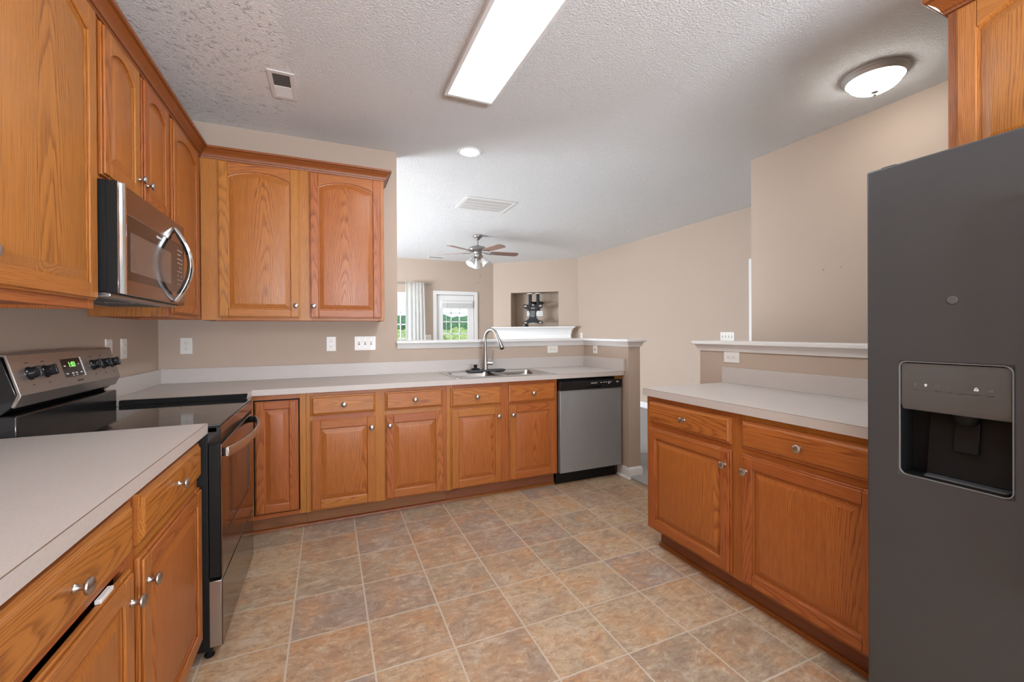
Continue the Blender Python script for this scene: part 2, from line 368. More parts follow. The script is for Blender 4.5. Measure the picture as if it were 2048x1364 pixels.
def obj(name, mb, mats, parent=None, loc=(0, 0, 0), rot=(0, 0, 0), bevel=0.0, seg=2, smooth=True, angle=35):
    me = bpy.data.meshes.new(name); me.from_pydata(mb.v, [], mb.f)
    mats = mats if isinstance(mats, (list, tuple)) else [mats]
    for x in mats: me.materials.append(M[x] if isinstance(x, str) else x)
    me.polygons.foreach_set('material_index', mb.mi)
    at = me.attributes.new('grain', 'FLOAT_VECTOR', 'POINT'); at.data.foreach_set('vector', [c for g in mb.g for c in g])
    at = me.attributes.new('tone', 'FLOAT', 'POINT'); at.data.foreach_set('value', mb.t)
    bm = bmesh.new(); bm.from_mesh(me); bmesh.ops.recalc_face_normals(bm, faces=bm.faces); bm.to_mesh(me); bm.free()
    me.update()
    if smooth: me.shade_smooth(); me.set_sharp_from_angle(angle=math.radians(angle))
    o = bpy.data.objects.new(name, me); COL.objects.link(o); o.location = loc; o.rotation_euler = rot
    if parent: o.parent = parent
    if bevel:
        md = o.modifiers.new('bevel', 'BEVEL'); md.width = bevel; md.segments = seg; md.limit_method = 'ANGLE'; md.angle_limit = math.radians(40); md.harden_normals = False
    return o
def thing(name, label, cat, loc=(0, 0, 0), rot=(0, 0, 0), group=None):
    o = bpy.data.objects.new(name, None); COL.objects.link(o); o.location = loc; o.rotation_euler = rot; o.empty_display_size = 0.05
    return tag(o, label, cat, group)
def tag(o, label, cat, group=None):
    o['label'] = label; o['category'] = cat
    if group: o['group'] = group
    return o
def struct(name, mb, mats, label=None, bevel=0.0, **kw):
    o = obj(name, mb, mats, bevel=bevel, **kw); o['kind'] = 'structure'
    if label: o['label'] = label
    return o
def lettering(text, size, mat, parent, loc, rot, extrude=0.0004, name='lettering', align='CENTER'):
    c = bpy.data.curves.new(name, 'FONT'); c.body = text; c.size = size; c.extrude = extrude; c.align_x = align; c.align_y = 'CENTER'; c.materials.append(M[mat])
    tmp = bpy.data.objects.new('tmp', c); COL.objects.link(tmp); bpy.context.view_layer.update()
    me = bpy.data.meshes.new_from_object(tmp.evaluated_get(bpy.context.evaluated_depsgraph_get())); me.name = name
    bpy.data.objects.remove(tmp); bpy.data.curves.remove(c)
    o = bpy.data.objects.new(name, me); COL.objects.link(o); o.location = loc; o.rotation_euler = rot; o.parent = parent
    return o

# ------------------------------------------------------------------ dimensions
H = 2.752
XL, YB = -1.066, 3.65          # left wall, back wall (kitchen faces)
HWX, HWY = 2.349, 2.96         # return half wall
WE = 0.529                     # end of the full-height back wall
RX = 2.37                      # right half wall face
Y_FAR = 8.75; X_W1, Y_W1 = 3.42, 2.62; X_W2 = 4.68
DG0, DG1 = Vector((3.30, 8.76)), Vector((4.70, 7.48))

# ------------------------------------------------------------------ room shell
b = MB(); b.box(-1.2, HWX, -3.3, 3.72, -0.1, 0.0); struct('floor', b, 'tile', 'square slate-look tan and brown tile floor')
b = MB(); b.grid([-2.7, HWX, 4.8], [-3.3, 3.72, 8.95], lambda i, j: not (i == 0 and j == 0), -0.1, 0.018, 'xy'); struct('floor_carpet', b, 'carpet', 'grey carpet floor beyond the half walls')
b = MB(); b.grid([-2.7, -1.2, 4.8], [-3.3, 3.77, 8.95], lambda i, j: True, H, H+0.1, 'xy'); struct('ceiling', b, 'ceiling', 'white textured ceiling')
b = MB(); b.box(XL-0.12, XL, -3.2, 3.77, 0, H); struct('wall_left', b, 'wall')
b = MB(); b.box(XL, WE, YB, YB+0.12, 0, H); struct('wall_back', b, 'wall')
b = MB(); b.prism([(WE, YB), (HWX, YB), (HWX, HWY), (HWX+0.124, HWY), (HWX+0.124, YB+0.12), (WE, YB+0.12)], 0, 1.165, 'xy'); struct('wall_half_sink', b, 'wall', 'tan half wall behind the sink and dishwasher')
b = MB(); b.box(RX, RX+0.12, 0.79, 2.21, 0, 1.165); struct('wall_half_right', b, 'wall', 'tan half wall behind the right counter')
b = MB(); b.box(RX, RX+0.1, -3.2, 0.79, 0, H); struct('wall_fridge', b, 'wall')
b = MB(); b.box(X_W1, X_W1+0.12, -3.2, Y_W1, 0, H); b.box(X_W1+0.12, X_W2, Y_W1-0.12, Y_W1, 0, H); struct('wall_right', b, 'wall')
b = MB(); b.grid([Y_W1, 2.72, 3.54, 7.48], [0, 2.05, H], lambda i, j: not (i == 1 and j == 0), X_W2, X_W2+0.12, 'yz'); struct('wall_living_right', b, 'wall')
b = MB(); b.grid([-2.7, 0.10, 1.62, 2.055, 2.875, 3.32], [0, 0.62, 1.99, 2.04, H], lambda i, j: not ((i == 1 and j == 1) or (i == 3 and j < 3)), Y_FAR, Y_FAR+0.14, 'xz'); struct('wall_far', b, 'wall')
b = MB(); b.grid([3.77, 4.9, 7.5, 8.75], [0, 0.6, 2.1, H], lambda i, j: not (i == 1 and j == 1), -2.7, -2.58, 'yz'); struct('wall_living_left', b, 'wall')
b = MB(); b.box(-2.7, XL, YB, 3.77, 0, H); struct('wall_living_back', b, 'wall')
b = MB(); b.grid([-1.2, -0.1, 2.1, 3.54], [0, 0.65, 2.35, H], lambda i, j: not (i == 1 and j == 1), -3.32, -3.2, 'xz'); struct('wall_camera_side', b, 'wall')
# diagonal fireplace wall with a niche
dl = (DG1-DG0).length; dang = math.atan2(DG1.y-DG0.y, DG1.x-DG0.x)
b = MB(); b.grid([-0.02, 0.42, 1.47, dl+0.02], [0, 1.345, 2.092, H], lambda i, j: not (i == 1 and j == 1), 0.0, 0.08, 'xz')
for x0, x1, z0, z1, y0, y1 in ((0.38, 0.42, 1.30, 2.13, 0.08, 0.42), (1.47, 1.51, 1.30, 2.13, 0.08, 0.42), (0.38, 1.51, 2.092, 2.13, 0.08, 0.42), (0.38, 1.51, 1.30, 1.345, 0.08, 0.42), (0.38, 1.51, 1.30, 2.13, 0.40, 0.44)): b.box(x0, x1, y0, y1, z0, z1)
struct('wall_fireplace', b, 'wall', loc=(DG0.x, DG0.y, 0), rot=(0, 0, dang))

# caps on the half walls: board with a moulded apron
CAPZ = 1.188
apron = [(0, 1.122), (0.008, 1.122), (0.010, 1.130), (0.014, 1.136), (0.016, 1.146), (0.024, 1.158), (0.026, 1.165), (0, 1.165)]
o_ = 0.042
t_ = thing('half_wall_cap', 'white moulded ledge capping the half wall behind the sink', 'ledge', (WE, YB, 1.122))
T = Vector((WE, YB, 1.122))
def sub(pts, o): return [(p[0]-o.x, p[1]-o.y) for p in pts]
b = MB(); b.prism(sub([(WE-0.014, YB), (WE-0.014, YB-o_), (HWX-o_, YB-o_), (HWX-o_, HWY-o_), (HWX+0.124+o_, HWY-o_), (HWX+0.124+o_, YB+0.12+o_), (WE, YB+0.12+o_), (WE, YB)], T), 1.165-1.122, CAPZ-1.122, 'xy')
obj('cap_board', b, 'white', t_, bevel=0.004)
b = MB(); b.sweep(sub([(WE-0.006, YB), (HWX, YB), (HWX, HWY), (HWX+0.124, HWY), (HWX+0.124, YB+0.12), (WE, YB+0.12)], T), [(o, z-1.122) for o, z in apron])
obj('cap_molding', b, 'white', t_)
t_ = thing('half_wall_cap', 'white moulded ledge capping the half wall behind the right counter', 'ledge', (RX, 2.21, 1.122))
T = Vector((RX, 2.21, 1.122))
b = MB(); b.prism(sub([(RX-o_, 0.79), (RX-o_, 2.21+o_), (RX+0.12+o_, 2.21+o_), (RX+0.12+o_, 0.79)], T), 1.165-1.122, CAPZ-1.122, 'xy'); obj('cap_board', b, 'white', t_, bevel=0.004)
b = MB(); b.sweep(sub([(RX, 0.79), (RX, 2.21), (RX+0.12, 2.21), (RX+0.12, 0.79)], T), [(-o, z-1.122) for o, z in apron])
obj('cap_molding', b, 'white', t_)

# baseboards
bbp = [(0, 0), (0.014, 0), (0.014, 0.072), (0.010, 0.082), (0.004, 0.090), (0, 0.090)]
shoe = [(0, 0), (0.016, 0), (0.0155, 0.006), (0.012, 0.012), (0.006, 0.016), (0, 0.017)]
b = MB(); b.sweep([(HWX, 3.10), (HWX, HWY), (HWX+0.124, HWY), (HWX+0.124, 3.77)], bbp); b.sweep([(HWX-0.014, 3.09), (HWX-0.014, HWY-0.014), (HWX+0.07, HWY-0.014)], shoe)
struct('baseboard_half_wall', b, 'white')
b = MB(); b.sweep([(X_W2, 7.48), (X_W2, 3.61)], [(o, z+0.018) for o, z in bbp]); struct('baseboard_living_right', b, 'white')
b = MB(); b.sweep([(X_W1, Y_W1), (X_W1, -3.2)], [(o, z+0.018) for o, z in bbp]); struct('baseboard_right', b, 'white')
b = MB(); b.sweep([(-2.58, Y_FAR), (1.98, Y_FAR)], [(o, z+0.018) for o, z in bbp]); struct('baseboard_far', b, 'white')

# window behind the sheer curtain (far wall)
b = MB(); b.grid([0.03, 0.10, 1.62, 1.69], [0.55, 0.62, 1.99, 2.065], lambda i, j: not (i == 1 and j == 1), Y_FAR-0.018, Y_FAR, 'xz')
b.grid([0.10, 0.15, 1.57, 1.62], [0.62, 0.68, 1.93, 1.99], lambda i, j: not (i == 1 and j == 1), Y_FAR+0.02, Y_FAR+0.10, 'xz')
w1 = struct('window_1', b, 'vinyl', 'far window half covered by a white curtain')
b = MB()
for x in (0.505, 0.86, 1.215): b.box(x-0.011, x+0.011, Y_FAR+0.05, Y_FAR+0.07, 0.68, 1.93)
b.box(1.333-0.009, 1.333+0.009, Y_FAR+0.05, Y_FAR+0.07, 0.68, 1.93)
for z in (0.95, 1.13, 1.42, 1.66): b.box(0.15, 1.57, Y_FAR+0.05, Y_FAR+0.07, z-0.011, z+0.011)
obj('window_grille', b, 'vinyl', w1)
b = MB(); b.box(0.15, 1.57, Y_FAR+0.08, Y_FAR+0.086, 0.68, 1.93); obj('window_pane', b, 'glass', w1)

# glazed patio door on the far wall
b = MB(); b.grid([1.985, 2.055, 2.875, 2.945], [0.018, 2.04, 2.115], lambda i, j: not (i == 1 and j == 0), Y_FAR-0.02, Y_FAR, 'xz')
d1 = struct('door_1', b, 'white', 'white glazed exterior door on the far wall', bevel=0.003)
b = MB(); b.grid([2.062, 2.195, 2.735, 2.868], [0.03, 0.30, 1.90, 2.034], lambda i, j: not (i == 1 and j == 1), Y_FAR+0.02, Y_FAR+0.065, 'xz'); obj('door_slab', b, 'white', d1, bevel=0.003)
b = MB()
for x in (2.375, 2.555): b.box(x-0.010, x+0.010, Y_FAR+0.035, Y_FAR+0.05, 0.30, 1.90)
for z in (0.55, 0.8, 1.05, 1.225, 1.475, 1.66): b.box(2.195, 2.735, Y_FAR+0.035, Y_FAR+0.05, z-0.010, z+0.010)
obj('door_grille', b, 'vinyl', d1)
b = MB(); b.box(2.195, 2.735, Y_FAR+0.052, Y_FAR+0.058, 0.30, 1.90); obj('door_pane', b, 'glass', d1)
b = MB(); b.lathe([(0.026, 0), (0.026, 0.006), (0.010, 0.012), (0.010, 0.035), (0.026, 0.045), (0.027, 0.06), (0.012, 0.066)], (2.125, Y_FAR+0.02, 0.98), 'y', 20); obj('door_handle', b, 'nickel', d1)
b = MB(); b.box(2.095, 2.125, Y_FAR+0.008, Y_FAR+0.02, 1.075, 1.09); obj('door_latch', b, 'nickel', d1)
# raised blind at the top of the door glass
t_ = thing('window_blind', 'white horizontal blind raised to the top of the glass door', 'blind', (2.49, Y_FAR+0.02, 1.76))
b = MB(); b.box(-0.33, 0.33, -0.055, -0.002, 0.10, 0.145); obj('headrail', b, 'white', t_, bevel=0.003)
b = MB()
for k in range(13): b.box(-0.325, 0.325, -0.05+0.002*(k % 2), -0.004, 0.008+k*0.007, 0.013+k*0.007)
obj('slat_stack', b, 'white', t_)
b = MB(); b.box(-0.325, 0.325, -0.05, -0.004, -0.004, 0.006); obj('bottom_rail', b, 'white', t_)
b = MB(); b.tube([(-0.24, -0.056, 0.12), (-0.24, -0.058, -0.3), (-0.238, -0.056, -0.62)], 0.004, 8); obj('tilt_wand', b, 'white', t_)

# interior door beyond the right wall corner
b = MB(); b.grid([2.655, 2.72, 3.54, 3.605], [0.018, 2.05, 2.12], lambda i, j: not (i == 1 and j == 0), X_W2-0.02, X_W2, 'yz'); d2 = struct('door_2', b, 'white', 'white cased doorway at the end of the long right wall', bevel=0.003)
b = MB(); b.box(X_W2+0.03, X_W2+0.07, 2.725, 3.535, 0.025, 2.045); obj('door_slab', b, 'white', d2)
# unseen windows added for light: living room side and behind the camera
b = MB(); b.grid([4.9, 4.97, 6.2, 7.43, 7.5], [0.6, 0.67, 1.35, 1.41, 2.03, 2.1], lambda i, j: i in (0, 3) or j in (0, 2, 4), -2.68, -2.60, 'yz'); struct('added_window_side', b, 'vinyl')
b = MB(); b.grid([-0.1, -0.03, 0.98, 1.04, 2.03, 2.1], [0.65, 0.72, 1.5, 1.56, 2.28, 2.35], lambda i, j: i in (0, 2, 4) or j in (0, 2, 4), -3.30, -3.22, 'xz'); struct('added_window_rear', b, 'vinyl')

# ------------------------------------------------------------------ outdoors
b = MB(); b.grid([-30, 40], [8.95, 40], lambda i, j: True, -0.5, -0.12, 'xy'); o = struct('ground', b, 'lawn', 'lawn outside the far windows')
def bush(name, label, x0, x1, y, d, z0, z1, mat, seed, group):
    rnd = random.Random(seed); bm = bmesh.new(); nx = max(3, int((x1-x0)/0.45))
    for k in range(nx):
        for q in range(3):
            x = x0+(k+0.5)*(x1-x0)/nx+rnd.uniform(-0.2, 0.2); r = (z1-z0)*rnd.uniform(0.30, 0.42)
            z = z0+(z1-z0)*(0.25+0.28*q)+rnd.uniform(-0.05, 0.05); z = min(z, z1-r*0.8)
            bmesh.ops.create_icosphere(bm, subdivisions=3, radius=r, matrix=Matrix.Translation((x, y+rnd.uniform(-d, d)/3, z)))
    from mathutils import noise as mn
    for v in bm.verts:
        p = v.co*3.1; f = mn.noise(p)*0.13+mn.noise(p*3.3)*0.07+mn.noise(p*8)*0.03; v.co += Vector((rnd.uniform(-.02, .02)+f*0.5, rnd.uniform(-.02, .02)-abs(f), f))
    for v in bm.verts: v.co.z = max(v.co.z, -0.11)
    me = bpy.data.meshes.new(name); bm.to_mesh(me); bm.free(); me.materials.append(M[mat])
    o = bpy.data.objects.new(name, me); COL.objects.link(o); tag(o, label, 'hedge', group)
bush('hedge', 'dark green hedge seen through the glass door', -6, 14, 15.0, 0.8, -0.15, 1.72, 'hedge', 3, None)
bush('shrub', 'light green sunlit shrub row in front of the dark hedge', -4, 10, 11.6, 0.6, -0.15, 1.22, 'shrub', 5, None)

# ------------------------------------------------------------------ oak cabinets
DT = 0.020   # door thickness
def knob_mesh():
    b = MB(); b.lathe([(0.0085, 0), (0.0088, 0.002), (0.0062, 0.006), (0.0055, 0.012), (0.0075, 0.017), (0.0150, 0.020), (0.0165, 0.0225), (0.0160, 0.0255), (0.0120, 0.0285), (0.0055, 0.0300), (0.0005, 0.0303)], (0, 0, 0), 'y', 28)
    return b
_k = {}
def knob(parent, x, y, z):
    if 'me' not in _k:
        o = obj('knob', knob_mesh(), 'nickel', parent, (x, y, z)); _k['me'] = o.data; o['label'] = 'satin nickel mushroom knob'; return o
    o = bpy.data.objects.new('knob', _k['me']); COL.objects.link(o); o.parent = parent; o.location = (x, y, z); o['label'] = 'satin nickel mushroom knob'; return o
def arc_top(x0, x1, zs, rise, n=18):
    """points left to right along an eyebrow arch with short shoulders"""
    w = x1-x0; R = (w*w/4+rise*rise)/(2*rise); cz = zs+rise-R; cx = (x0+x1)/2
    return [(x0+w*k/n, cz+math.sqrt(max(0, R*R-(x0+w*k/n-cx)**2))) for k in range(n+1)]
def door(parent, x0, x1, z0, z1, knob_at=None, arch=0.0, fig=None, name='door', rot=None, stile=0.056, tone=None, y=0.0):
    """raised-panel overlay door; front face looks along -y"""
    o_e = 0.007; yf, ys = y-DT, y-0.012
    b = MB(); xs, xe = x0+stile, x1-stile; zs = z0+stile; zt = z1-stile
    piv = (0, 0, 0)
    tn = random.uniform(-1, 1) if tone is None else tone
    # stepped outer edge: back slab plus inset face boards
    for (a, c) in ((x0, xs), (xe, x1)):
        b.wood(a, c, ys, y, z0, z1, 'z', tone=tn+random.uniform(-.5, .5)); L = a if a == x0 else a; 
        b.box(a+(o_e if a == x0 else 0), c-(o_e if c == x1 else 0), yf, ys, z0+o_e, z1-o_e)
    b.wood(xs, xe, ys, y, z0, zs, 'x', tone=tn+random.uniform(-.5, .5)); b.box(xs, xe, yf, ys, z0+o_e, zs)
    rail_h = stile
    if arch:
        sh = z1-stile-arch*0.92; pts = arc_top(xs, xe, sh, arch)
        b.piece('x', ((xs+xe)/2, 0, z1), tone=tn+random.uniform(-.5, .5)); b.prism([(xe, z1), (xs, z1)]+pts, ys, y, 'xz'); b.prism([(xe, z1-o_e), (xs, z1-o_e)]+pts, yf, ys, 'xz')
        outline = [(xs, zs), (xe, zs)]+pts[::-1]
    else:
        b.wood(xs, xe, ys, y, zt, z1, 'x', tone=tn+random.uniform(-.5, .5)); b.box(xs, xe, yf, ys, zt, z1-o_e)
        outline = [(xs, zs), (xe, zs), (xe, zt), (xs, zt)]
    d = obj(name, b, 'oak', parent, bevel=0.0028, seg=2)
    # raised panel
    p = MB(); p.piece('z', ((xs+xe)/2, 0, (zs+zt)/2), fig, tn*0.6+random.uniform(-.3, .3))
    def off(k):
        cx, cz = (xs+xe)/2, (zs+(zt if not arch else z1-stile))/2; w2, h2 = (xe-xs)/2, (cz-zs)
        out = []
        n = len(outline)
        for i, (x, z) in enumerate(outline):
            if not arch or i < 2: nx = x+(k if x < cx else -k); nz = z+(k if z < cz else -k)
            else:
                fx = (x-cx)/w2; nx = cx+fx*(w2-k); nz = z-k
            out.append((nx, nz))
        return out
    lay = [(0.0, y-0.010), (0.004, y-0.0085), (0.007, y-0.0085), (0.034, y-0.0172), (0.037, y-0.0178)]
    p.rings([[(x, yy, z) for x, z in off(k)] for k, yy in lay], cap0=False)
    obj('panel', p, 'oak', d, smooth=True, angle=12)
    if knob_at: knob(d, knob_at[0], yf, knob_at[1])
    return d
def drawer(parent, x0, x1, z0, z1, tone=None):
    b = MB(); e = 0.010
    b.piece('x', ((x0+x1)/2, 0, (z0+z1)/2), 'c', tone)
    lay = [(0, 0.0), (0, -0.009), (0.003, -0.0115), (e, -0.0135), (e+0.004, -0.0185), (e+0.007, -0.020)]
    b.rings([[(x0+k, yy, z0+k), (x1-k, yy, z0+k), (x1-k, yy, z1-k), (x0+k, yy, z1-k)] for k, yy in lay])
    d = obj('drawer', b, 'oak', parent, smooth=True, angle=20)
    knob(d, (x0+x1)/2, -0.020, (z0+z1)/2); return d
def face_frame(parent, W, z0, z1, stiles, rails, th=0.019):
    """stiles: (x0,x1); rails: (x0,x1,z0,z1)"""
    b = MB()
    for a, c in stiles: b.wood(a, c, 0, th, z0, z1, 'z', 's')
    for a, c, e, f in rails: b.wood(a, c, 0.0004, th, e, f, 'x', 's')
    return obj('face_frame', b, 'oak', parent, bevel=0.0008, seg=1)
def carcass(parent, W, D, z0, z1, shelf=None, mat='oak', top=True):
    b = MB(); t = 0.015
    b.wood(0, t, 0.019, D, z0, z1, 'z'); b.wood(W-t, W, 0.019, D, z0, z1, 'z'); b.wood(t, W-t, 0.019, D, z0+0.012, z0+0.027, 'x'); b.wood(t, W-t, D-0.006, D, z0, z1, 'z'); b.wood(t, W-t, 0.019, D if top else 0.028, z1-t, z1, 'x')
    if shelf: b.wood(t, W-t, 0.03, D-0.006, shelf, shelf+t, 'x')
    return obj('carcass', b, mat, parent)
def toe(parent, x0, x1, y=0.062):
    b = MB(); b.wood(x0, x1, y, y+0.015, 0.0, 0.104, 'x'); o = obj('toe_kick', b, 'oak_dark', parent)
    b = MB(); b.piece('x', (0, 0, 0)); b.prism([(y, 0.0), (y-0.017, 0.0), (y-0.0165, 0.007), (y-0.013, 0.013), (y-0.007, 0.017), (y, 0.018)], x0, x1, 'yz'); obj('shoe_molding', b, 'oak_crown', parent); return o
ZC = 0.876   # top of the base cabinets
def base_two(label, loc, rot, W, D, dr, dz, cols, group='oak base cabinets', tone=0.0, zc=ZC, toe_y=0.062, toe_x0=0.0, knob_dz=0.072, panel_figs=('s', 's'), top=True, gap=0.0):
    t = thing('base_cabinet', label, 'cabinet', loc, rot, group)
    carcass(t, W, D, 0.104, zc, top=top)
    (a0, a1), (c0, c1) = cols
    face_frame(t, W, 0.104, zc, [(0, a0+0.013), (a1-0.013, c0+0.013), (c1-0.013, W)], [(a0, a1, zc-0.038, zc), (c0, c1, zc-0.038, zc), (a0, a1, dz[1]-0.012+gap, dr[0]+0.012), (c0, c1, dz[1]-0.012, dr[0]+0.012), (a0, a1, 0.104, 0.136), (c0, c1, 0.104, 0.136)])
    toe(t, toe_x0, W, toe_y)
    drawer(t, a0, a1, *dr, tone=tone+random.uniform(-.3, .5)); drawer(t, c0, c1, *dr, tone=tone+random.uniform(-.3, .5))
    dl_ = door(t, a0, a1, *dz, knob_at=(a1-0.028, dz[1]-knob_dz), fig=panel_figs[0], tone=tone)
    dr_ = door(t, c0, c1, *dz, knob_at=(c0+0.028, dz[1]-knob_dz), fig=panel_figs[1], tone=tone-0.4)
    return t, dl_, dr_

YF = 3.05; D_BACK = YB-YF-0.002
base_two('oak base cabinet under the back counter, left of the sink cabinet', (-0.134, YF, 0), (0, 0, 0), 0.9175, D_BACK, (0.722, 0.850), (0.112, 0.692), ((0.026, 0.426), (0.488, 0.892)), panel_figs=('s', 's'))
base_two('oak base cabinet directly under the sink, left of the dishwasher', (0.784, YF, 0), (0, 0, 0), 0.9165, 0.55, (0.706, 0.846), (0.112, 0.690), ((0.030, 0.428), (0.490, 0.900)), panel_figs=('s', 'c'), top=False)
# blind corner cabinet beside the range
t_ = thing('corner_base_cabinet', 'narrow oak corner base cabinet with inset door beside the range', 'cabinet', (-0.455, YF, 0), (0, 0, 0), 'oak base cabinets')
carcass(t_, 0.320, D_BACK, 0.104, ZC)
face_frame(t_, 0.320, 0.104, ZC, [(0.0, 0.028), (0.284, 0.320)], [(0.028, 0.284, 0.842, ZC), (0.028, 0.284, 0.104, 0.128)])
door(t_, 0.036, 0.276, 0.134, 0.834, None, stile=0.05, y=0.006, fig='s')
b = MB(); b.box(0.028, 0.284, 0.016, 0.018, 0.128, 0.842); obj('gap_shade_sheet', b, 'black', t_)  # black sheet stands in for the shade in the gaps round the door
toe(t_, -0.02, 0.320)
# left run, nearer than the range (frame faces +x)
LF = -0.461
t_, dla, _ = base_two('oak base cabinet in the left foreground, nearer than the range', (LF, 0.765, 0), (0, 0, PI/2), 1.203, LF-XL-0.002, (0.716, 0.846), (0.098, 0.680), ((0.020, 0.578), (0.627, 1.188)), tone=0.25, gap=0.024)
b = MB(); b.box(0.425, 0.485, -0.012, 0.0, 0.6805, 0.690); o = obj('child_latch', b, 'white_mark', t_, bevel=0.0015); o['label'] = 'white plastic child latch'
# right run (frame faces -x), its left end towards the dining side
RF = 1.730
t_, _, _ = base_two('oak base cabinet on the right between the fridge and the doorway', (RF, 2.007, 0), (0, 0, -PI/2), 1.194, RX-RF-0.002, (0.726, 0.852), (0.118, 0.698), ((0.026, 0.582), (0.637, 1.176)), tone=-0.35, zc=0.880, toe_y=0.060, toe_x0=0.045)

# wall cabinets
UZ0, UZ1 = 1.345, 2.395
def wall_cab(label, loc, rot, W, D, hgt, doors, stiles, group='oak wall cabinets', arch=0.045, rail=0.038, tone=0.0, mat='oak'):
    t = thing('wall_cabinet', label, 'cabinet', loc, rot, group)
    carcass(t, W, D, 0.0, hgt)
    face_frame(t, W, 0, hgt, stiles, [(a[1], c[0], 0, rail) for a, c in zip(stiles, stiles[1:])]+[(a[1], c[0], hgt-0.06, hgt) for a, c in zip(stiles, stiles[1:])])
    for k, (x0, x1, z0, z1, kx, fig) in enumerate(doors):
        door(t, x0, x1, z0, z1, (kx, z0+0.082) if kx is not None else None, arch=arch, fig=fig, tone=tone+(0.5 if k == 0 else -0.3))
    return t
DU = -0.75-XL-0.002
wall_cab('tall oak wall cabinet at the far left, nearer than the microwave', (-0.75, 0.752, UZ0), (0, 0, PI/2), 1.202, DU, UZ1-UZ0, [(0.02, 0.578, 0.030, 1.033, 0.550, 'c'), (0.616, 1.191, 0.030, 1.033, 0.644, 'c')], [(0, 0.04), (0.562, 0.632), (1.163, 1.202)], tone=1.0)
wall_cab('short oak wall cabinet above the microwave', (-0.75, 1.956, 1.812), (0, 0, PI/2), 0.760, DU, UZ1-1.812, [(0.036, 0.362, 0.018, 0.566, 0.338, 's'), (0.402, 0.728, 0.018, 0.566, 0.426, 's')], [(0, 0.045), (0.345, 0.419), (0.715, 0.760)], tone=-0.1)
wall_cab('narrow tall oak wall cabinet between the microwave and the corner', (-0.75, 2.718, UZ0), (0, 0, PI/2), 0.600, DU, UZ1-UZ0, [(0.030, 0.500, 0.020, 1.033, None, 's')], [(0, 0.045), (0.485, 0.600)], tone=-0.2)
wall_cab('oak wall cabinet with two arched doors on the back wall', (-0.748, 3.325, UZ0), (0, 0, 0), 1.135, YB-3.325-0.002, UZ1-UZ0, [(0.094, 0.570, 0.018, 1.040, 0.546, 'c'), (0.632, 1.112, 0.018, 1.040, 0.656, 'c')], [(0, 0.107), (0.557, 0.645), (1.098, 1.135)], tone=0.0)
wall_cab('oak wall cabinet mounted above the fridge at upper right', (2.050, 0.788, 1.80), (0, 0, -PI/2), 0.914, RX-2.05-0.002, UZ1-1.80, [(0.024, 0.437, 0.018, 0.585, 0.41, 'c'), (0.477, 0.890, 0.018, 0.585, 0.505, 'c')], [(0, 0.04), (0.42, 0.49), (0.87, 0.914)], tone=0.35)
crown = [(0.000, 2.390), (0.007, 2.390), (0.009, 2.398), (0.009, 2.402), (0.014, 2.402), (0.017, 2.412), (0.024, 2.424), (0.034, 2.434), (0.041, 2.439), (0.041, 2.443), (0.046, 2.443), (0.052, 2.447), (0.053, 2.460), (0, 2.460)]
def crown_obj(label, path, org):
    b = MB(); b.piece('z', (0, 0, 0), 's', 0.0); T_ = Vector(org)
    b.sweep([(p[0]-T_.x, p[1]-T_.y) for p in path], [(o, z-T_.z) for o, z in crown])
    o = obj('crown_molding', b, 'oak_crown', None, org); tag(o, label, 'molding', 'crown moldings'); return o
crown_obj('oak crown molding running over the left and back wall cabinets', [(-0.75, 0.752), (-0.75, 3.325), (0.387, 3.325), (0.387, YB-0.001)], (-0.75, 3.325, 2.392))
crown_obj('oak crown molding on top of the cabinet above the fridge', [(RX-0.001, 0.788), (2.050, 0.788), (2.050, -0.126)], (2.05, 0.788, 2.392))

# ------------------------------------------------------------------ countertops
CT = 0.914
def counter(name, label, parts, org):
    t = thing(name, label, 'countertop', org, (0, 0, 0), 'laminate countertops'); return t
LC = -0.426; YR0, YR1 = 1.972, 2.722
# near-left counter
t_ = counter('countertop', 'pale laminate countertop in the left foreground, nearer than the range', None, (XL, 0.765, ZC))
b = MB(); b.box(0.0015, LC-XL-0.0018, 0, YR0-0.765, 0, CT-ZC); obj('counter_slab', b, 'lam', t_)
b = MB(); b.box(LC-XL-0.0018, LC-XL, 0, YR0-0.765, 0, CT-ZC-0.0016); obj('edge_strip', b, 'lam', t_)
b = MB(); b.box(LC-XL-0.0018, LC-XL-0.0002, 0, YR0-0.765, CT-ZC-0.0016, CT-ZC-0.0002); obj('edge_seam', b, 'seam', t_)
b = MB(); b.box(0.0015, 0.0205, 0, YR0-0.765, CT-ZC, CT-ZC+0.1016); obj('backsplash', b, 'lam', t_, bevel=0.0015)
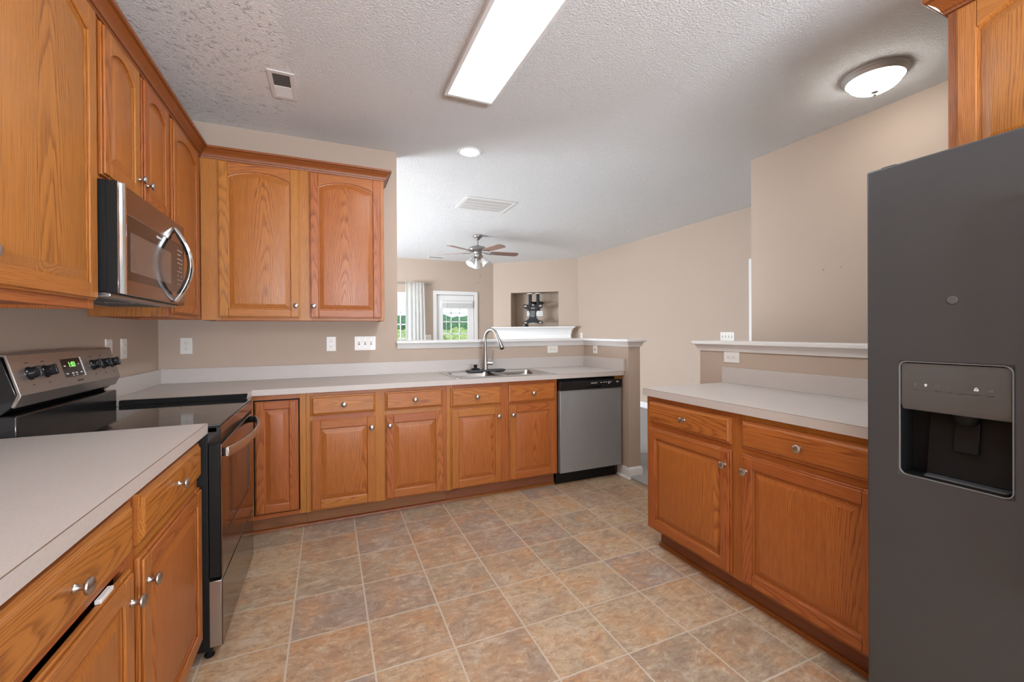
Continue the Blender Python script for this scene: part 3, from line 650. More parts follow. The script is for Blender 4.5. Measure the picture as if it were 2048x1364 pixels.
# corner counter with sink cut-out
YC = 3.0135; SKX0, SKX1, SKY0, SKY1 = 0.885, 1.667, 3.068, 3.492
t_ = counter('countertop', 'pale laminate corner countertop holding the sink along the back wall', None, (0, YC, ZC))
b = MB()
xs = [XL+0.0015, LC, SKX0, SKX1, HWX-0.0015]; ys = [YR1+0.002, YC, SKY0, SKY1, YB-0.0015]
b.grid(xs, [y-YC for y in ys], lambda i, j: (i == 0 or j > 0) and not (i == 2 and j == 2), 0, CT-ZC, 'xy'); obj('counter_slab', b, 'lam', t_)
b = MB(); b.box(LC, HWX-0.0015, -0.0016, 0.0, 0, CT-ZC-0.0016); obj('edge_strip', b, 'lam', t_)
b = MB(); b.box(LC, HWX-0.0015, -0.0014, 0.0, CT-ZC-0.0016, CT-ZC-0.0002); obj('edge_seam', b, 'seam', t_)
b = MB(); b.prism([(XL+0.0015, YR1+0.002-YC), (XL+0.0205, YR1+0.002-YC), (XL+0.0205, YB-0.0205-YC), (HWX-0.0205, YB-0.0205-YC), (HWX-0.0205, 3.00-YC), (HWX-0.0015, 3.00-YC), (HWX-0.0015, YB-0.0015-YC), (XL+0.0015, YB-0.0015-YC)], CT-ZC, CT-ZC+0.1016, 'xy'); obj('backsplash', b, 'lam', t_, bevel=0.0015)
# right counter
RC = 1.702; ZR = 0.880
t_ = counter('countertop', 'pale laminate countertop on the right beside the fridge', None, (RC, 0.806, ZR))
b = MB(); b.box(0.0018, RX-RC-0.0015, 0, 2.016-0.806, 0, 0.040); obj('counter_slab', b, 'lam', t_)
b = MB(); b.box(0, 0.0018, 0, 2.016-0.806, 0, 0.0384); b.box(0.0018, RX-RC-0.0015, 2.016-0.806, 2.0178-0.806, 0, 0.0384); obj('edge_strip', b, 'lam', t_)
b = MB(); b.box(0.0002, 0.0018, 0, 2.016-0.806, 0.0384, 0.0398); obj('edge_seam', b, 'seam', t_)
b = MB(); b.box(RX-RC-0.0205, RX-RC-0.0015, 0, 2.016-0.806, 0.040, 0.1416); obj('backsplash', b, 'lam', t_, bevel=0.0015)

# ------------------------------------------------------------------ sink and faucet
t_ = thing('kitchen_sink', 'double-bowl stainless steel sink set in the back counter', 'sink', (1.276, 3.31, CT))
def rrect(cx, cy_, hw, hh, r, n=6):
    out = []
    for qx, qy, a0 in ((1, 1, 0), (-1, 1, PI/2), (-1, -1, PI), (1, -1, 1.5*PI)):
        for k in range(n+1):
            a = a0+PI/2*k/n; out.append((cx+qx*(hw-r)+r*math.cos(a), cy_+qy*(hh-r)+r*math.sin(a)))
    return out
# rim plate with two openings
b = MB(); RW, RH = 0.418, 0.275; bowls = [(-0.196, 0.186), (0.196, 0.186)]; by = -0.030; bh = 0.205
fr = [(-RW, RH, -RH)]
xs = [-RW, -0.196-0.186, -0.196+0.186, 0.196-0.186, 0.196+0.186, RW]; ys = [-RH, by-bh, by+bh, RH]
b.grid(xs, ys, lambda i, j: not (j == 1 and i in (1, 3)), 0.0005, 0.0045, 'xy'); obj('rim', b, 'sink', t_, bevel=0.002)
for bx, bw in bowls:
    b = MB(); L = []
    for k, z, r in ((0.0, 0.0045, 0.03), (0.003, 0.000, 0.045), (0.008, -0.05, 0.05), (0.016, -0.145, 0.055), (0.040, -0.172, 0.055), (0.09, -0.178, 0.05)):
        L.append([(x, y, z) for x, y in rrect(bx, by, bw-k, bh-k, r)])
    b.rings(L, cap0=False)
    # corner fillets between the square opening and the rounded bowl
    o = obj('bowl', b, 'sink', t_); md = o.modifiers.new('t', 'SOLIDIFY'); md.thickness = 0.0015; md.offset = -1
    b = MB(); out = rrect(bx, by, bw, bh, 0.03); sq = []
    for x, y in out:
        sx_, sy_ = (1 if x > bx else -1), (1 if y > by else -1); kx, ky = abs(x-bx), abs(y-by)
        sq.append((bx+sx_*(bw if kx > bw-0.03-1e-6 else kx), by+sy_*(bh if ky > bh-0.03-1e-6 else ky)))
    b.rings([[(x, y, 0.0046) for x, y in sq], [(x, y, 0.0046) for x, y in out]], cap0=False, cap1=False)
    obj('bowl_corner', b, 'sink', t_)
    b = MB(); b.lathe([(0.002, -0.1770), (0.040, -0.1770), (0.046, -0.1765), (0.05, -0.1775)], (bx, by, 0), 'z', 24); obj('drain', b, 'chrome', t_)
# faucet
FX, FY, FZ = 1.252, 3.515, CT+0.0046
t_ = thing('faucet', 'brushed nickel gooseneck pull-down faucet behind the sink', 'faucet', (FX, FY, FZ+0.013))
b = MB(); b.lathe([(0.030, 0.0), (0.030, 0.006), (0.026, 0.012), (0.024, 0.03), (0.025, 0.05), (0.0225, 0.07), (0.0175, 0.105), (0.0150, 0.145), (0.0135, 0.19)], n=28); obj('body', b, 'faucet', t_)
dx, dy = 0.33, -0.944; R = 0.083; zt = 0.262
pts = [(0, 0, 0.185), (0, 0, 0.22), (0, 0, zt)]
for k in range(1, 15):
    a = PI*k/16.3; pts.append((dx*R*(1-math.cos(a)), dy*R*(1-math.cos(a)), zt+R*math.sin(a)))
l2 = Vector(pts[-1]); dv = (Vector(pts[-1])-Vector(pts[-2])).normalized(); pts.append(tuple(l2+dv*0.03))
b = MB(); b.tube(pts, [0.0137]*2+[0.0130]*(len(pts)-2), 18, side=(dy, -dx, 0)); obj('spout', b, 'faucet', t_)
e0 = l2+dv*0.028
b = MB(); b.tube([e0, e0+dv*0.012, e0+dv*0.05, e0+dv*0.092, e0+dv*0.100], [0.0140, 0.0152, 0.0175, 0.0205, 0.0190], 20, side=(dy, -dx, 0)); o = obj('spray_head', b, 'faucet', t_)
b = MB(); b.tube([e0+dv*0.0995, e0+dv*0.104], [0.0175, 0.0165], 20, side=(dy, -dx, 0)); obj('nozzle', b, 'black', o)
b = MB(); b.tube([(0.015, -0.006, 0.055), (0.036, -0.012, 0.055), (0.060, -0.020, 0.055)], [0.0165, 0.0175, 0.0170], 18); o = obj('valve_hub', b, 'faucet', t_)
b = MB(); b.tube([(0.052, -0.018, 0.066), (0.062, -0.014, 0.10), (0.072, -0.006, 0.165)], [0.0062, 0.0048, 0.0038], 10); obj('lever', b, 'faucet', t_)
t_ = thing('sink_mat', 'dark ribbed deck mat around the faucet base', 'mat', (1.250, 3.500, FZ))
b = MB(); b.rings([[(x, y, z) for x, y in rrect(0, 0, 0.182-k, 0.048-k, 0.045-k)] for k, z in ((0.004, 0), (0, 0.003), (0.001, 0.010), (0.006, 0.0125))]); obj('mat_base', b, 'charcoal', t_)
b = MB()
for k in range(17): b.box(-0.16+k*0.02-0.004, -0.16+k*0.02+0.004, -0.038, 0.0, 0.0122, 0.0150)
obj('mat_ribs', b, 'charcoal', t_, bevel=0.001)
t_ = thing('drain_stopper', 'black plastic sink stopper resting left of the faucet', 'stopper', (1.160, 3.508, FZ+0.0150))
b = MB(); b.lathe([(0.036, 0), (0.038, 0.004), (0.034, 0.010), (0.016, 0.013), (0.014, 0.016)], n=24); obj('disc', b, 'black', t_)
b = MB(); b.lathe([(0.014, 0.015), (0.0135, 0.028), (0.019, 0.034), (0.019, 0.040), (0.012, 0.043)], n=20); obj('grip', b, 'black', t_)

# ------------------------------------------------------------------ range
RXF, RY0, RW_ = -0.383, 1.975, 0.744
t_ = thing('range', 'stainless and black electric range with glass cooktop on the left wall', 'stove', (RXF, RY0, 0), (0, 0, PI/2))
b = MB(); b.box(0, RW_, 0.045, 0.655, 0.035, 0.872); obj('body', b, 'black', t_, bevel=0.003)
for x in (0.03, RW_-0.03):
    for y in (0.05, 0.60):
        b = MB(); b.lathe([(0.016, 0), (0.018, 0.006), (0.010, 0.012), (0.010, 0.036)], (x, y, 0), n=16); obj('foot', b, 'black', t_)
b = MB(); b.box(0, RW_, 0.012, 0.60, 0.874, 0.898); obj('cooktop_frame', b, 'black_gloss', t_, bevel=0.004)
b = MB(); b.box(0.006, RW_-0.006, 0.004, 0.592, 0.897, 0.9045); ck = obj('cooktop', b, 'glass_black', t_, bevel=0.003); ck['label'] = 'black ceramic glass cooktop'
def ringmesh(b, x, y, r, w, z, n=64):
    I = [[b.av(x+q*math.cos(2*PI*k/n), y+q*math.sin(2*PI*k/n), z) for k in range(n)] for q in (r-w, r)]
    for k in range(n): b.face((I[0][k], I[0][(k+1) % n], I[1][(k+1) % n], I[1][k]))
for x, y, rr in ((0.185, 0.19, (0.112, 0.075)), (0.565, 0.19, (0.085,)), (0.18, 0.44, (0.078,)), (0.56, 0.44, (0.108,)), (0.375, 0.48, (0.055,))):
    b = MB()
    for r in rr: ringmesh(b, x, y, r, 0.0014, 0.9048)
    obj('burner_ring', b, 'ring', ck)
b = MB(); b.box(0.005, RW_-0.005, 0.002, 0.03, 0.842, 0.896); fp_ = obj('front_panel', b, 'oven_face', t_, bevel=0.003)
for x in (0, RW_-0.005):
    b = MB(); b.box(x, x+0.005, 0.003, 0.045, 0.838, 0.897); obj('end_cap', b, 'black_gloss', fp_)
b = MB(); b.box(0.006, RW_-0.006, 0.006, 0.044, 0.828, 0.842); obj('vent_gap', b, 'black', t_)
b = MB(); b.box(0.003, RW_-0.003, 0.006, 0.044, 0.312, 0.828); dr = obj('oven_door', b, 'black', t_, bevel=0.003)
b = MB(); b.grid([0.003, 0.115, RW_-0.115, RW_-0.003], [0.313, 0.45, 0.735, 0.827], lambda i, j: not (i == 1 and j == 1), 0.0, 0.006, 'xz'); obj('door_skin', b, 'oven_face', dr, bevel=0.002)
b = MB(); b.box(0.113, RW_-0.113, 0.0035, 0.0065, 0.448, 0.737); obj('door_window', b, 'glass_black', dr)
pts = [(0.020+(RW_-0.04)*k/24, -0.012-0.050*math.sin(PI*k/24)**0.75, 0.792) for k in range(25)]
b = MB()
L = []
for k, (x, y, z) in enumerate(pts): L.append([(x, y-0.006, z-0.019), (x, y-0.010, z), (x, y-0.006, z+0.019), (x, y+0.004, z+0.017), (x, y+0.004, z-0.017)])
b.rings(L); h_ = obj('handle', b, 'handle_steel', dr, bevel=0.002)
for x in (0.018, RW_-0.036):
    b = MB(); b.box(x, x+0.018, -0.010, 0.002, 0.776, 0.808); obj('handle_bracket', b, 'black', h_, bevel=0.004)
b = MB(); b.box(0.003, RW_-0.003, 0.004, 0.045, 0.045, 0.300); o = obj('drawer', b, 'steel', t_, bevel=0.002)
b = MB(); b.box(0.0035, RW_-0.0035, 0.0, 0.004, 0.046, 0.300); obj('drawer_skin', b, 'oven_face', o, bevel=0.0015)
# backguard
b = MB(); b.box(0.004, RW_-0.004, 0.575, 0.665, 0.87, 0.985); obj('riser', b, 'black_gloss', t_, bevel=0.006)
b = MB(); b.prism([(0.578, 1.055), (0.618, 1.182), (0.668, 1.182), (0.668, 0.975), (0.62, 0.985), (0.590, 1.012)], 0.008, RW_-0.008, 'yz'); obj('backguard_body', b, 'black_gloss', t_, bevel=0.003)
b = MB(); b.prism([(0.562, 1.052), (0.600, 1.190), (0.625, 1.195), (0.625, 1.187), (0.606, 1.183), (0.574, 1.056), (0.590, 1.014), (0.580, 1.010)], 0.0, RW_, 'yz'); bg_ = obj('backguard', b, 'steel_warm', t_, bevel=0.0025)
# frame on the inclined panel: origin at its lower left, u along x, v up the slope
sl = Vector((0, 0.600-0.562, 1.190-1.052)).normalized(); nrm = Vector((0, -sl.z, sl.y))
tilt = math.atan2(sl.z, sl.y)     # rotation about x bringing +y to the slope
def panel_pt(x, v, off=0.0):
    p = Vector((x, 0.562, 1.052))+sl*v+nrm*off; return tuple(p)
for x in (0.085, 0.178, 0.525, 0.615, 0.698):
    b = MB(); b.lathe([(0.024, 0), (0.024, 0.003), (0.0205, 0.006), (0.0195, 0.022), (0.017, 0.025)], n=28)
    o = obj('knob', b, 'black_gloss', t_, panel_pt(x, 0.072), (tilt, 0, 0)); o['label'] = 'glossy black burner knob'
    b = MB(); b.box(-0.0055, 0.0055, -0.0195, 0.0195, 0.018, 0.034); obj('grip', b, 'black_gloss', o, bevel=0.002)
    b = MB(); b.box(-0.030, -0.024, -0.001, 0.001, 0, 0.0006); obj('mark', b, 'white_mark', o)
b = MB(); b.box(-0.074, 0.074, -0.038, 0.038, 0, 0.0016); ds = obj('display', b, 'glass_black', t_, panel_pt(0.361, 0.073), (tilt, 0, 0))
lettering('1:03', 0.030, 'green_led', ds, (-0.002, 0.012, 0.002), (0, 0, 0), name='clock_digits')
b = MB()
for x in (-0.055, -0.015, 0.012, 0.050): b.box(x-0.007, x+0.007, -0.026, -0.021, 0.0016, 0.0020)
for x in (-0.015, 0.012): b.box(x-0.006, x+0.006, -0.034, -0.031, 0.0016, 0.0020)
b.box(-0.062, -0.048, 0.006, 0.011, 0.0016, 0.002); b.box(0.044, 0.050, 0.010, 0.014, 0.0016, 0.002); obj('button_print', b, 'white_mark', ds)
b = MB(); b.box(0.074, 0.079, -0.040, 0.040, 0, 0.004); obj('display_trim', b, 'steel', ds)
lettering('FRIGIDAIRE', 0.0095, 'grey_mark', t_, panel_pt(0.385, 0.016, 0.0006), (tilt, 0, 0), name='brand_lettering')
b = MB()
for x in (0.085, 0.178, 0.525, 0.615, 0.698):
    for v, w in ((0.030, 0.006), (0.110, 0.010)):
        p = panel_pt(x, v, 0.0002); b.box(p[0]-w, p[0]+w, p[1]-0.0006, p[1]+0.0002, p[2]-0.002, p[2]+0.002)
obj('panel_print', b, 'grey_mark', bg_)
# gap filler strip on the far side
b = MB(); b.prism([(0, -0.0098), (0, 0.010), (0.004, 0.013), (0.028, 0.013), (0.031, 0.010), (0.031, 0.0), (0.0125, 0.0), (0.0125, -0.0098)], -0.525, 0.016, 'yz'); o = obj('gap_filler', b, 'rubber', None, (-0.425, 2.7105, 0.9148), bevel=0.002); tag(o, 'black filler strip covering the gap between range and corner countertop', 'strip')

# ------------------------------------------------------------------ microwave
MXF, MY0, MW, MZ0, MZ1 = -0.682, 1.958, 0.757, 1.403, 1.806
t_ = thing('microwave', 'over-the-range stainless microwave with bowed chrome handle', 'microwave', (MXF, MY0, MZ0), (0, 0, PI/2))
h = MZ1-MZ0
b = MB(); b.box(0.003, MW-0.003, 0.035, 0.378, 0.006, h); obj('housing', b, 'black', t_, bevel=0.003)
b = MB(); b.box(0.02, MW-0.02, 0.03, 0.36, -0.012, 0.006); un = obj('underside', b, 'steel', t_, bevel=0.003)
for x0, x1 in ((0.06, 0.34), (0.40, 0.68)):
    b = MB()
    for k in range(9): b.box(x0, x1, 0.08+k*0.022, 0.088+k*0.022, -0.0145, -0.012)
    obj('grease_filter', b, 'vent_dark', un)
b = MB(); b.box(0, MW, 0.004, 0.036, 0.0, h-0.002); dr = obj('door', b, 'black', t_, bevel=0.002)
WX0, WX1, WZ0, WZ1 = 0.075, 0.752, 0.058, 0.300
b = MB(); b.grid([0.0, WX0, WX1, MW], [0.0, WZ0, WZ1, h-0.002], lambda i, j: not (i == 1 and j == 1), 0.0, 0.005, 'xz'); obj('door_skin', b, 'oven_face', dr, bevel=0.0015)
b = MB(); b.box(WX0-0.001, WX1+0.001, 0.002, 0.006, WZ0-0.001, WZ1+0.001); obj('glass_panel', b, 'mw_glass', dr)
b = MB(); b.box(0.106, 0.560, 0.0008, 0.002, 0.090, 0.240); obj('viewing_window', b, 'mw_mesh', dr)
L = []
b = MB(); b.prism([(0.020, 0.0), (0.020, -0.0045), (0.026, -0.008), (0.044, -0.008), (0.050, -0.0045), (0.050, 0.0)], 0.0, h-0.002, 'xy'); obj('trim_bar', b, 'chrome', dr)
pts = []; RB = 0.066
for k in range(25):
    a = k/24; pts.append((0.600, -0.002-RB*math.sin(PI*a)**0.85 if 0 < a < 1 else -0.002, 0.012+a*0.352))
L = []
for k, p in enumerate(pts):
    q0, q1 = Vector(pts[max(k-1, 0)]), Vector(pts[min(k+1, 24)]); d = (q1-q0).normalized(); nn = Vector((0, -d.z, d.y)); c = Vector(p)
    L.append([tuple(c+Vector((sx_, 0, 0))+nn*ny) for sx_, ny in ((-0.012, -0.011), (0.012, -0.011), (0.016, 0.000), (0.010, 0.009), (-0.010, 0.009), (-0.016, 0.000))])
b = MB(); b.rings(L); hd = obj('handle', b, 'chrome', dr, bevel=0.0015)
L2 = []
for k in range(2, 23):
    q0, q1, c = Vector(pts[k-1]), Vector(pts[k+1]), Vector(pts[k]); d = (q1-q0).normalized(); nn = Vector((0, -d.z, d.y))
    L2.append([tuple(c+Vector((sx_, 0, 0))+nn*ny) for sx_, ny in ((-0.0125, -0.0135), (0.0125, -0.0135), (0.0125, -0.009), (-0.0125, -0.009))])
b = MB(); b.rings(L2); obj('handle_lining', b, 'black', hd)
lettering('FRIGIDAIRE', 0.013, 'white_mark', dr, (0.410, -0.0004+0.002, 0.279), (PI/2, 0, 0), name='brand_lettering')
b = MB()
for r in range(9):
    for cidx in range(3):
        if (r*3+cidx) % 7 == 5: continue
        b.box(0.660+cidx*0.026, 0.660+cidx*0.026+(0.013 if r < 3 else 0.006), 0.0013, 0.002, 0.268-r*0.021, 0.272-r*0.021)
obj('keypad_print', b, 'white_mark', dr)
b = MB(); b.box(0.735, 0.743, -0.0008, 0.0, 0.075, 0.098); obj('sticker', b, 'white_mark', dr)

# ------------------------------------------------------------------ dishwasher
t_ = thing('dishwasher', 'stainless dishwasher with black control strip beside the half wall', 'dishwasher', (1.7075, 3.012, 0))
W_ = 0.612
b = MB(); b.box(0.006, W_-0.006, 0.045, 0.58, 0.10, 0.862); obj('tub', b, 'black', t_)
b = MB(); b.box(0.003, W_-0.003, 0.004, 0.045, 0.108, 0.776); dr = obj('door', b, 'steel_dw', t_, bevel=0.003)
b = MB(); b.grid([0.0, 0.245, 0.395, W_], [0.779, 0.788, 0.801, 0.848], lambda i, j: not (i == 1 and j == 1), -0.006, 0.045, 'xz'); cp = obj('control_strip', b, 'black_gloss', dr, bevel=0.003)
b = MB(); b.box(0.245, 0.395, 0.012, 0.044, 0.786, 0.803); obj('pull_pocket', b, 'black', dr)
lettering('FRIGIDAIRE', 0.0125, 'white_mark', cp, (0.325, -0.0064, 0.826), (PI/2, 0, 0), name='brand_lettering')
b = MB()
for x, w, z in ((0.395, 0.010, 0.828), (0.425, 0.008, 0.829), (0.447, 0.007, 0.828), (0.475, 0.011, 0.829), (0.497, 0.005, 0.829), (0.475, 0.009, 0.818), (0.560, 0.013, 0.829), (0.562, 0.006, 0.822)): b.box(x-w, x+w, -0.0066, -0.006, z-0.002, z+0.002)
obj('button_print', b, 'white_mark', cp)
b = MB(); b.box(0.004, W_-0.012, 0.082, 0.10, 0.0, 0.105); obj('kick_plate', b, 'black', t_)
b = MB(); b.wood(W_+0.004, 0.640, 0.06, 0.075, 0.13, 0.862, 'z'); b.wood(W_-0.05, 0.640, 0.03, 0.06, 0.846, 0.874, 'x'); obj('mounting_cleat', b, 'oak', t_)

# ------------------------------------------------------------------ fridge
FRX, FRY, FRW, FRH = 1.577, 0.802, 0.908, 1.758
t_ = thing('fridge', 'dark stainless side-by-side fridge with dispenser at the right edge', 'fridge', (FRX, FRY, 0), (0, 0, -PI/2))
b = MB(); b.box(0.004, FRW-0.004, 0.085, 0.775, 0.03, FRH-0.02); obj('cabinet_box', b, 'charcoal', t_, bevel=0.004)
FW = 0.425; DX0, DX1, DZ0, DZ1 = 0.084, 0.318, 0.826, 1.163
b = MB(); b.grid([0, DX0, DX1, FW], [0.06, DZ0, DZ1, FRH], lambda i, j: not (i == 1 and j == 1), 0.0, 0.075, 'xz'); fd = obj('freezer_door', b, 'steel_fr', t_, bevel=0.005, seg=3)
b = MB(); b.box(FW+0.006, FRW, 0.0, 0.075, 0.06, FRH); rd = obj('fridge_door', b, 'steel_fr', t_, bevel=0.005, seg=3)
for x, par in ((FW-0.045, fd), (FW+0.051, rd)):
    b = MB(); b.tube([(x, -0.002, 0.62), (x, -0.045, 0.64), (x, -0.052, 0.70), (x, -0.052, 1.50), (x, -0.045, 1.56), (x, -0.002, 1.58)], 0.012, 14, side=(1, 0, 0)); obj('handle', b, 'steel', par)
b = MB(); b.box(0.01, FRW-0.01, 0.03, 0.085, 0.012, 0.055); obj('kick_grille', b, 'black', t_)
for x in (0.05, FRW-0.05):
    for y in (0.10, 0.72):
        b = MB(); b.lathe([(0.02, 0), (0.02, 0.03)], (x, y, 0), n=16); obj('foot', b, 'black', t_)
for x in (0.045, FRW-0.045):
    b = MB(); b.prism(rrect(x, 0.045, 0.022, 0.02, 0.008), FRH, FRH+0.010, 'xy'); obj('hinge_cover', b, 'charcoal', t_, bevel=0.003)
b = MB(); L = [(0.0, 0.0), (0.010, 0.0), (0.0108, -0.0012), (0.0095, -0.0026), (0.0, -0.0026)]
b.lathe([(0.011, 0.0), (0.0113, 0.0018), (0.0096, 0.003), (0.0001, 0.003)], (0.204, 0.0, 1.338), 'y', 28); obj('badge', b, 'disp', fd)
# dispenser
dw, dh = DX1-DX0, DZ1-DZ0; CZ = 1.036
b = MB(); L0 = rrect((DX0+DX1)/2, (DZ0+DZ1)/2, dw/2+0.001, dh/2+0.001, 0.018); L1 = rrect((DX0+DX1)/2, (DZ0+DZ1)/2, dw/2-0.0012, dh/2-0.0012, 0.0165)
b.rings([[(x, 0.004, z) for x, z in L0], [(x, -0.0012, z) for x, z in L0], [(x, -0.0012, z) for x, z in L1], [(x, 0.006, z) for x, z in L1]], cap0=False, cap1=False); dp = obj('dispenser', b, 'disp_frame', fd)
# corner fillers keep the rectangular cut-out closed behind the rounded frame
b = MB(); sq = []
cxd, czd = (DX0+DX1)/2, (DZ0+DZ1)/2
for x, z in L1: sq.append((cxd+(1 if x > cxd else -1)*(dw/2 if abs(x-cxd) > dw/2-0.02 else abs(x-cxd)), czd+(1 if z > czd else -1)*(dh/2 if abs(z-czd) > dh/2-0.02 else abs(z-czd))))
b.rings([[(x, 0.002, z) for x, z in sq], [(x, 0.002, z) for x, z in L1]], cap0=False, cap1=False); obj('dispenser_corner', b, 'steel_fr', dp)
b = MB(); b.prism([(0.003, DZ1-0.004), (0.003, CZ), (0.010, CZ-0.016), (0.030, CZ-0.016), (0.030, DZ1-0.004)], DX0+0.003, DX1-0.003, 'yz'); cpn = obj('control_panel', b, 'disp', dp, bevel=0.002)
b = MB()  # recess: five inner faces
x0, x1, z0, z1, yb = DX0+0.001, DX1-0.001, DZ0+0.001, CZ-0.002, 0.074
b.box(x0, x0+0.002, 0.004, yb, z0, z1); b.box(x1-0.002, x1, 0.004, yb, z0, z1); b.box(x0, x1, yb-0.004, yb, z0, z1+0.1); b.box(x0, x1, 0.004, yb, z0, z0+0.004)
obj('recess', b, 'disp_in', dp)
b = MB(); b.prism([(0.066, z1), (0.070, z1), (0.070, z0+0.01), (0.040, z0+0.01)], x0+0.045, x1-0.004, 'yz'); obj('back_plate', b, 'disp_in', dp, bevel=0.003)
b = MB(); b.prism([(0.050, 1.000), (0.056, 1.002), (0.044, 0.915), (0.038, 0.913)], DX0+0.105, DX0+0.158, 'yz'); obj('paddle', b, 'disp_in', dp, bevel=0.003)
b = MB(); b.lathe([(0.030, 0), (0.028, -0.022), (0.018, -0.034)], (DX0+0.132, 0.045, CZ-0.01), n=24); obj('ice_chute', b, 'disp_in', dp)
b = MB(); b.prism(rrect(cxd+0.02, 0.034, dw/2-0.03, 0.026, 0.012), z0+0.004, z0+0.010, 'xy'); obj('drip_tray', b, 'charcoal', dp, bevel=0.002)
b = MB()
for k, x in enumerate((0.121, 0.145, 0.170, 0.196, 0.222, 0.250, 0.278)):
    b.box(x-0.007, x+0.007, 0.0024, 0.003, 1.0805, 1.0825)
obj('key_print', b, 'grey_mark', cpn)
b = MB(); L0 = rrect(0.199, 1.0815, 0.088, 0.0065, 0.004); L1 = rrect(0.199, 1.0815, 0.0872, 0.0057, 0.0035)
b.rings([[(x, 0.0027, z) for x, z in L0], [(x, 0.0027, z) for x, z in L1]], cap0=False, cap1=False); obj('key_outline', b, 'vent_dark', cpn)
for k, x in enumerate((0.121, 0.145, 0.170, 0.196, 0.222, 0.250, 0.278)):
    b = MB(); lit = k in (1, 5)
    if k < 2:
        I = rrect(x, 1.0975, 0.0032, 0.0032, 0.003, 4); b.prism(I, 0.0022, 0.003, 'xz'); b.prism([(x-0.0022, 1.0945), (x, 1.0915), (x+0.0022, 1.0945)], 0.0022, 0.003, 'xz')
    elif k >= 5: b.box(x-0.0045, x+0.0045, 0.0022, 0.003, 1.0925, 1.0975); b.prism([(x-0.003, 1.0975), (x-0.003, 1.1005), (x-0.001, 1.102), (x+0.001, 1.102), (x+0.003, 1.1005), (x+0.003, 1.0975), (x+0.0018, 1.0975), (x+0.0018, 1.100), (x-0.0018, 1.100), (x-0.0018, 1.0975)], 0.0022, 0.003, 'xz')
    else: b.grid([x-0.004, x-0.0028, x+0.0028, x+0.004], [1.092, 1.0932, 1.0985, 1.0998], lambda i, j: not (i == 1 and j == 1), 0.0022, 0.003, 'xz')
    obj('indicator_icon', b, 'white_mark' if lit else 'vent_dark', cpn)

# ------------------------------------------------------------------ outlets and switches (local: centre on the wall face, facing -y)
def outlet(label, loc, rotz, horiz=False, kind='duplex', group='outlet plates', w=0.0705, hgt=0.1145, gang=1):
    cat = 'outlet' if kind == 'duplex' else ('switch' if kind == 'toggle' else 'plate')
    t = thing({'duplex': 'outlet', 'toggle': 'light_switch', 'jack': 'jack_plate', 'blank': 'blank_plate'}[kind], label, cat, loc, (0, PI/2 if horiz else 0, rotz), group)
    w = w+(gang-1)*0.0465
    b = MB(); b.rings([[(x, y, z) for x, z in rrect(0, 0, w/2-k, hgt/2-k, 0.004)] for k, y in ((0, 0), (0, -0.003), (0.003, -0.0062))]); obj('plate', b, 'plate', t)
    if kind == 'duplex':
        for dz in (0.0195, -0.0195):
            b = MB(); b.prism(rrect(0, dz, 0.0165, 0.0140, 0.010), -0.0075, -0.005, 'xz'); r = obj('receptacle', b, 'plate', t)
            b = MB(); b.box(-0.0075, -0.0055, -0.0078, -0.007, dz-0.001, dz+0.006); b.box(0.0055, 0.0075, -0.0078, -0.007, dz-0.000, dz+0.006); b.lathe([(0.0026, 0.007), (0.0026, 0.0078)], (0, 0, dz-0.0065), 'y', 12); obj('socket_slots', b, 'slot', r)
        b = MB(); b.lathe([(0.0028, 0.006), (0.0028, 0.0068)], (0, 0, 0), 'y', 12); obj('screw', b, 'nickel', t)
    elif kind == 'toggle':
        for g in range(gang):
            x = (g-(gang-1)/2)*0.0465
            b = MB(); b.box(x-0.005, x+0.005, -0.0066, -0.006, -0.012, 0.012); s_ = obj('toggle_slot', b, 'slot', t)
            b = MB(); b.prism([(-0.006, -0.005), (-0.006, 0.005), (-0.015, 0.008), (-0.015, 0.002)], x-0.004, x+0.004, 'yz'); obj('toggle', b, 'plate', t)
            for dz in (0.030, -0.030):
                b = MB(); b.lathe([(0.0028, 0.006), (0.0028, 0.0068)], (x, 0, dz), 'y', 12); obj('screw', b, 'nickel', t)
    elif kind == 'jack':
        b = MB(); b.box(-0.006, 0.006, -0.0068, -0.006, -0.005, 0.006); obj('jack_port', b, 'slot', t)
    return t
outlet('white outlet on the back wall under the wall cabinet, near the corner', (-0.909, YB, 1.172), 0)
outlet('white outlet on the back wall, left of the triple switch', (0.020, YB, 1.171), 0)
outlet('white triple light switch plate on the back wall under the cabinets', (0.272, YB, 1.172), 0, kind='toggle', gang=3, group='switch plates')
outlet('white sideways outlet under the half wall ledge, right of the faucet', (1.990, YB, 1.086), 0, horiz=True)
outlet('small white jack plate under the ledge above the dishwasher', (HWX, 3.450, 1.082), -PI/2, horiz=False, kind='jack', hgt=0.075, group='switch plates')
outlet('white sideways outlet under the ledge behind the right counter', (RX, 1.955, 1.086), -PI/2, horiz=True)
outlet('white switch plate on the left wall partly behind the range backguard', (XL, 2.925, 1.175), PI/2, kind='toggle', group='switch plates')
outlet('white outlet on the left wall between the range and the corner', (XL, 3.105, 1.175), PI/2)
outlet('white four-gang switch plate on the long right wall above the ledge', (X_W2, 3.925, 1.180), -PI/2, kind='toggle', gang=4, group='switch plates')
outlet('white switch plate on the right wall beside the fireplace mantel', (X_W2, 7.36, 1.175), -PI/2, kind='toggle', group='switch plates')
outlet('white double switch plate between the curtain and the glass door', (1.882, Y_FAR, 1.150), 0, kind='toggle', gang=2, group='switch plates')
b = None
for lab, y in (('small picture nail in the tan right wall, left of the pair', 2.02), ('small picture nail in the tan right wall, right of the pair', 1.90)):
    p = MB(); p.tube([(0, 0, 0), (-0.006, 0, 0.002), (-0.012, 0, 0.006)], 0.0022, 8); o = obj('nail', p, 'nickel', None, (X_W1, y, 1.708 if y > 2 else 1.712)); tag(o, lab, 'nail', 'wall nails')

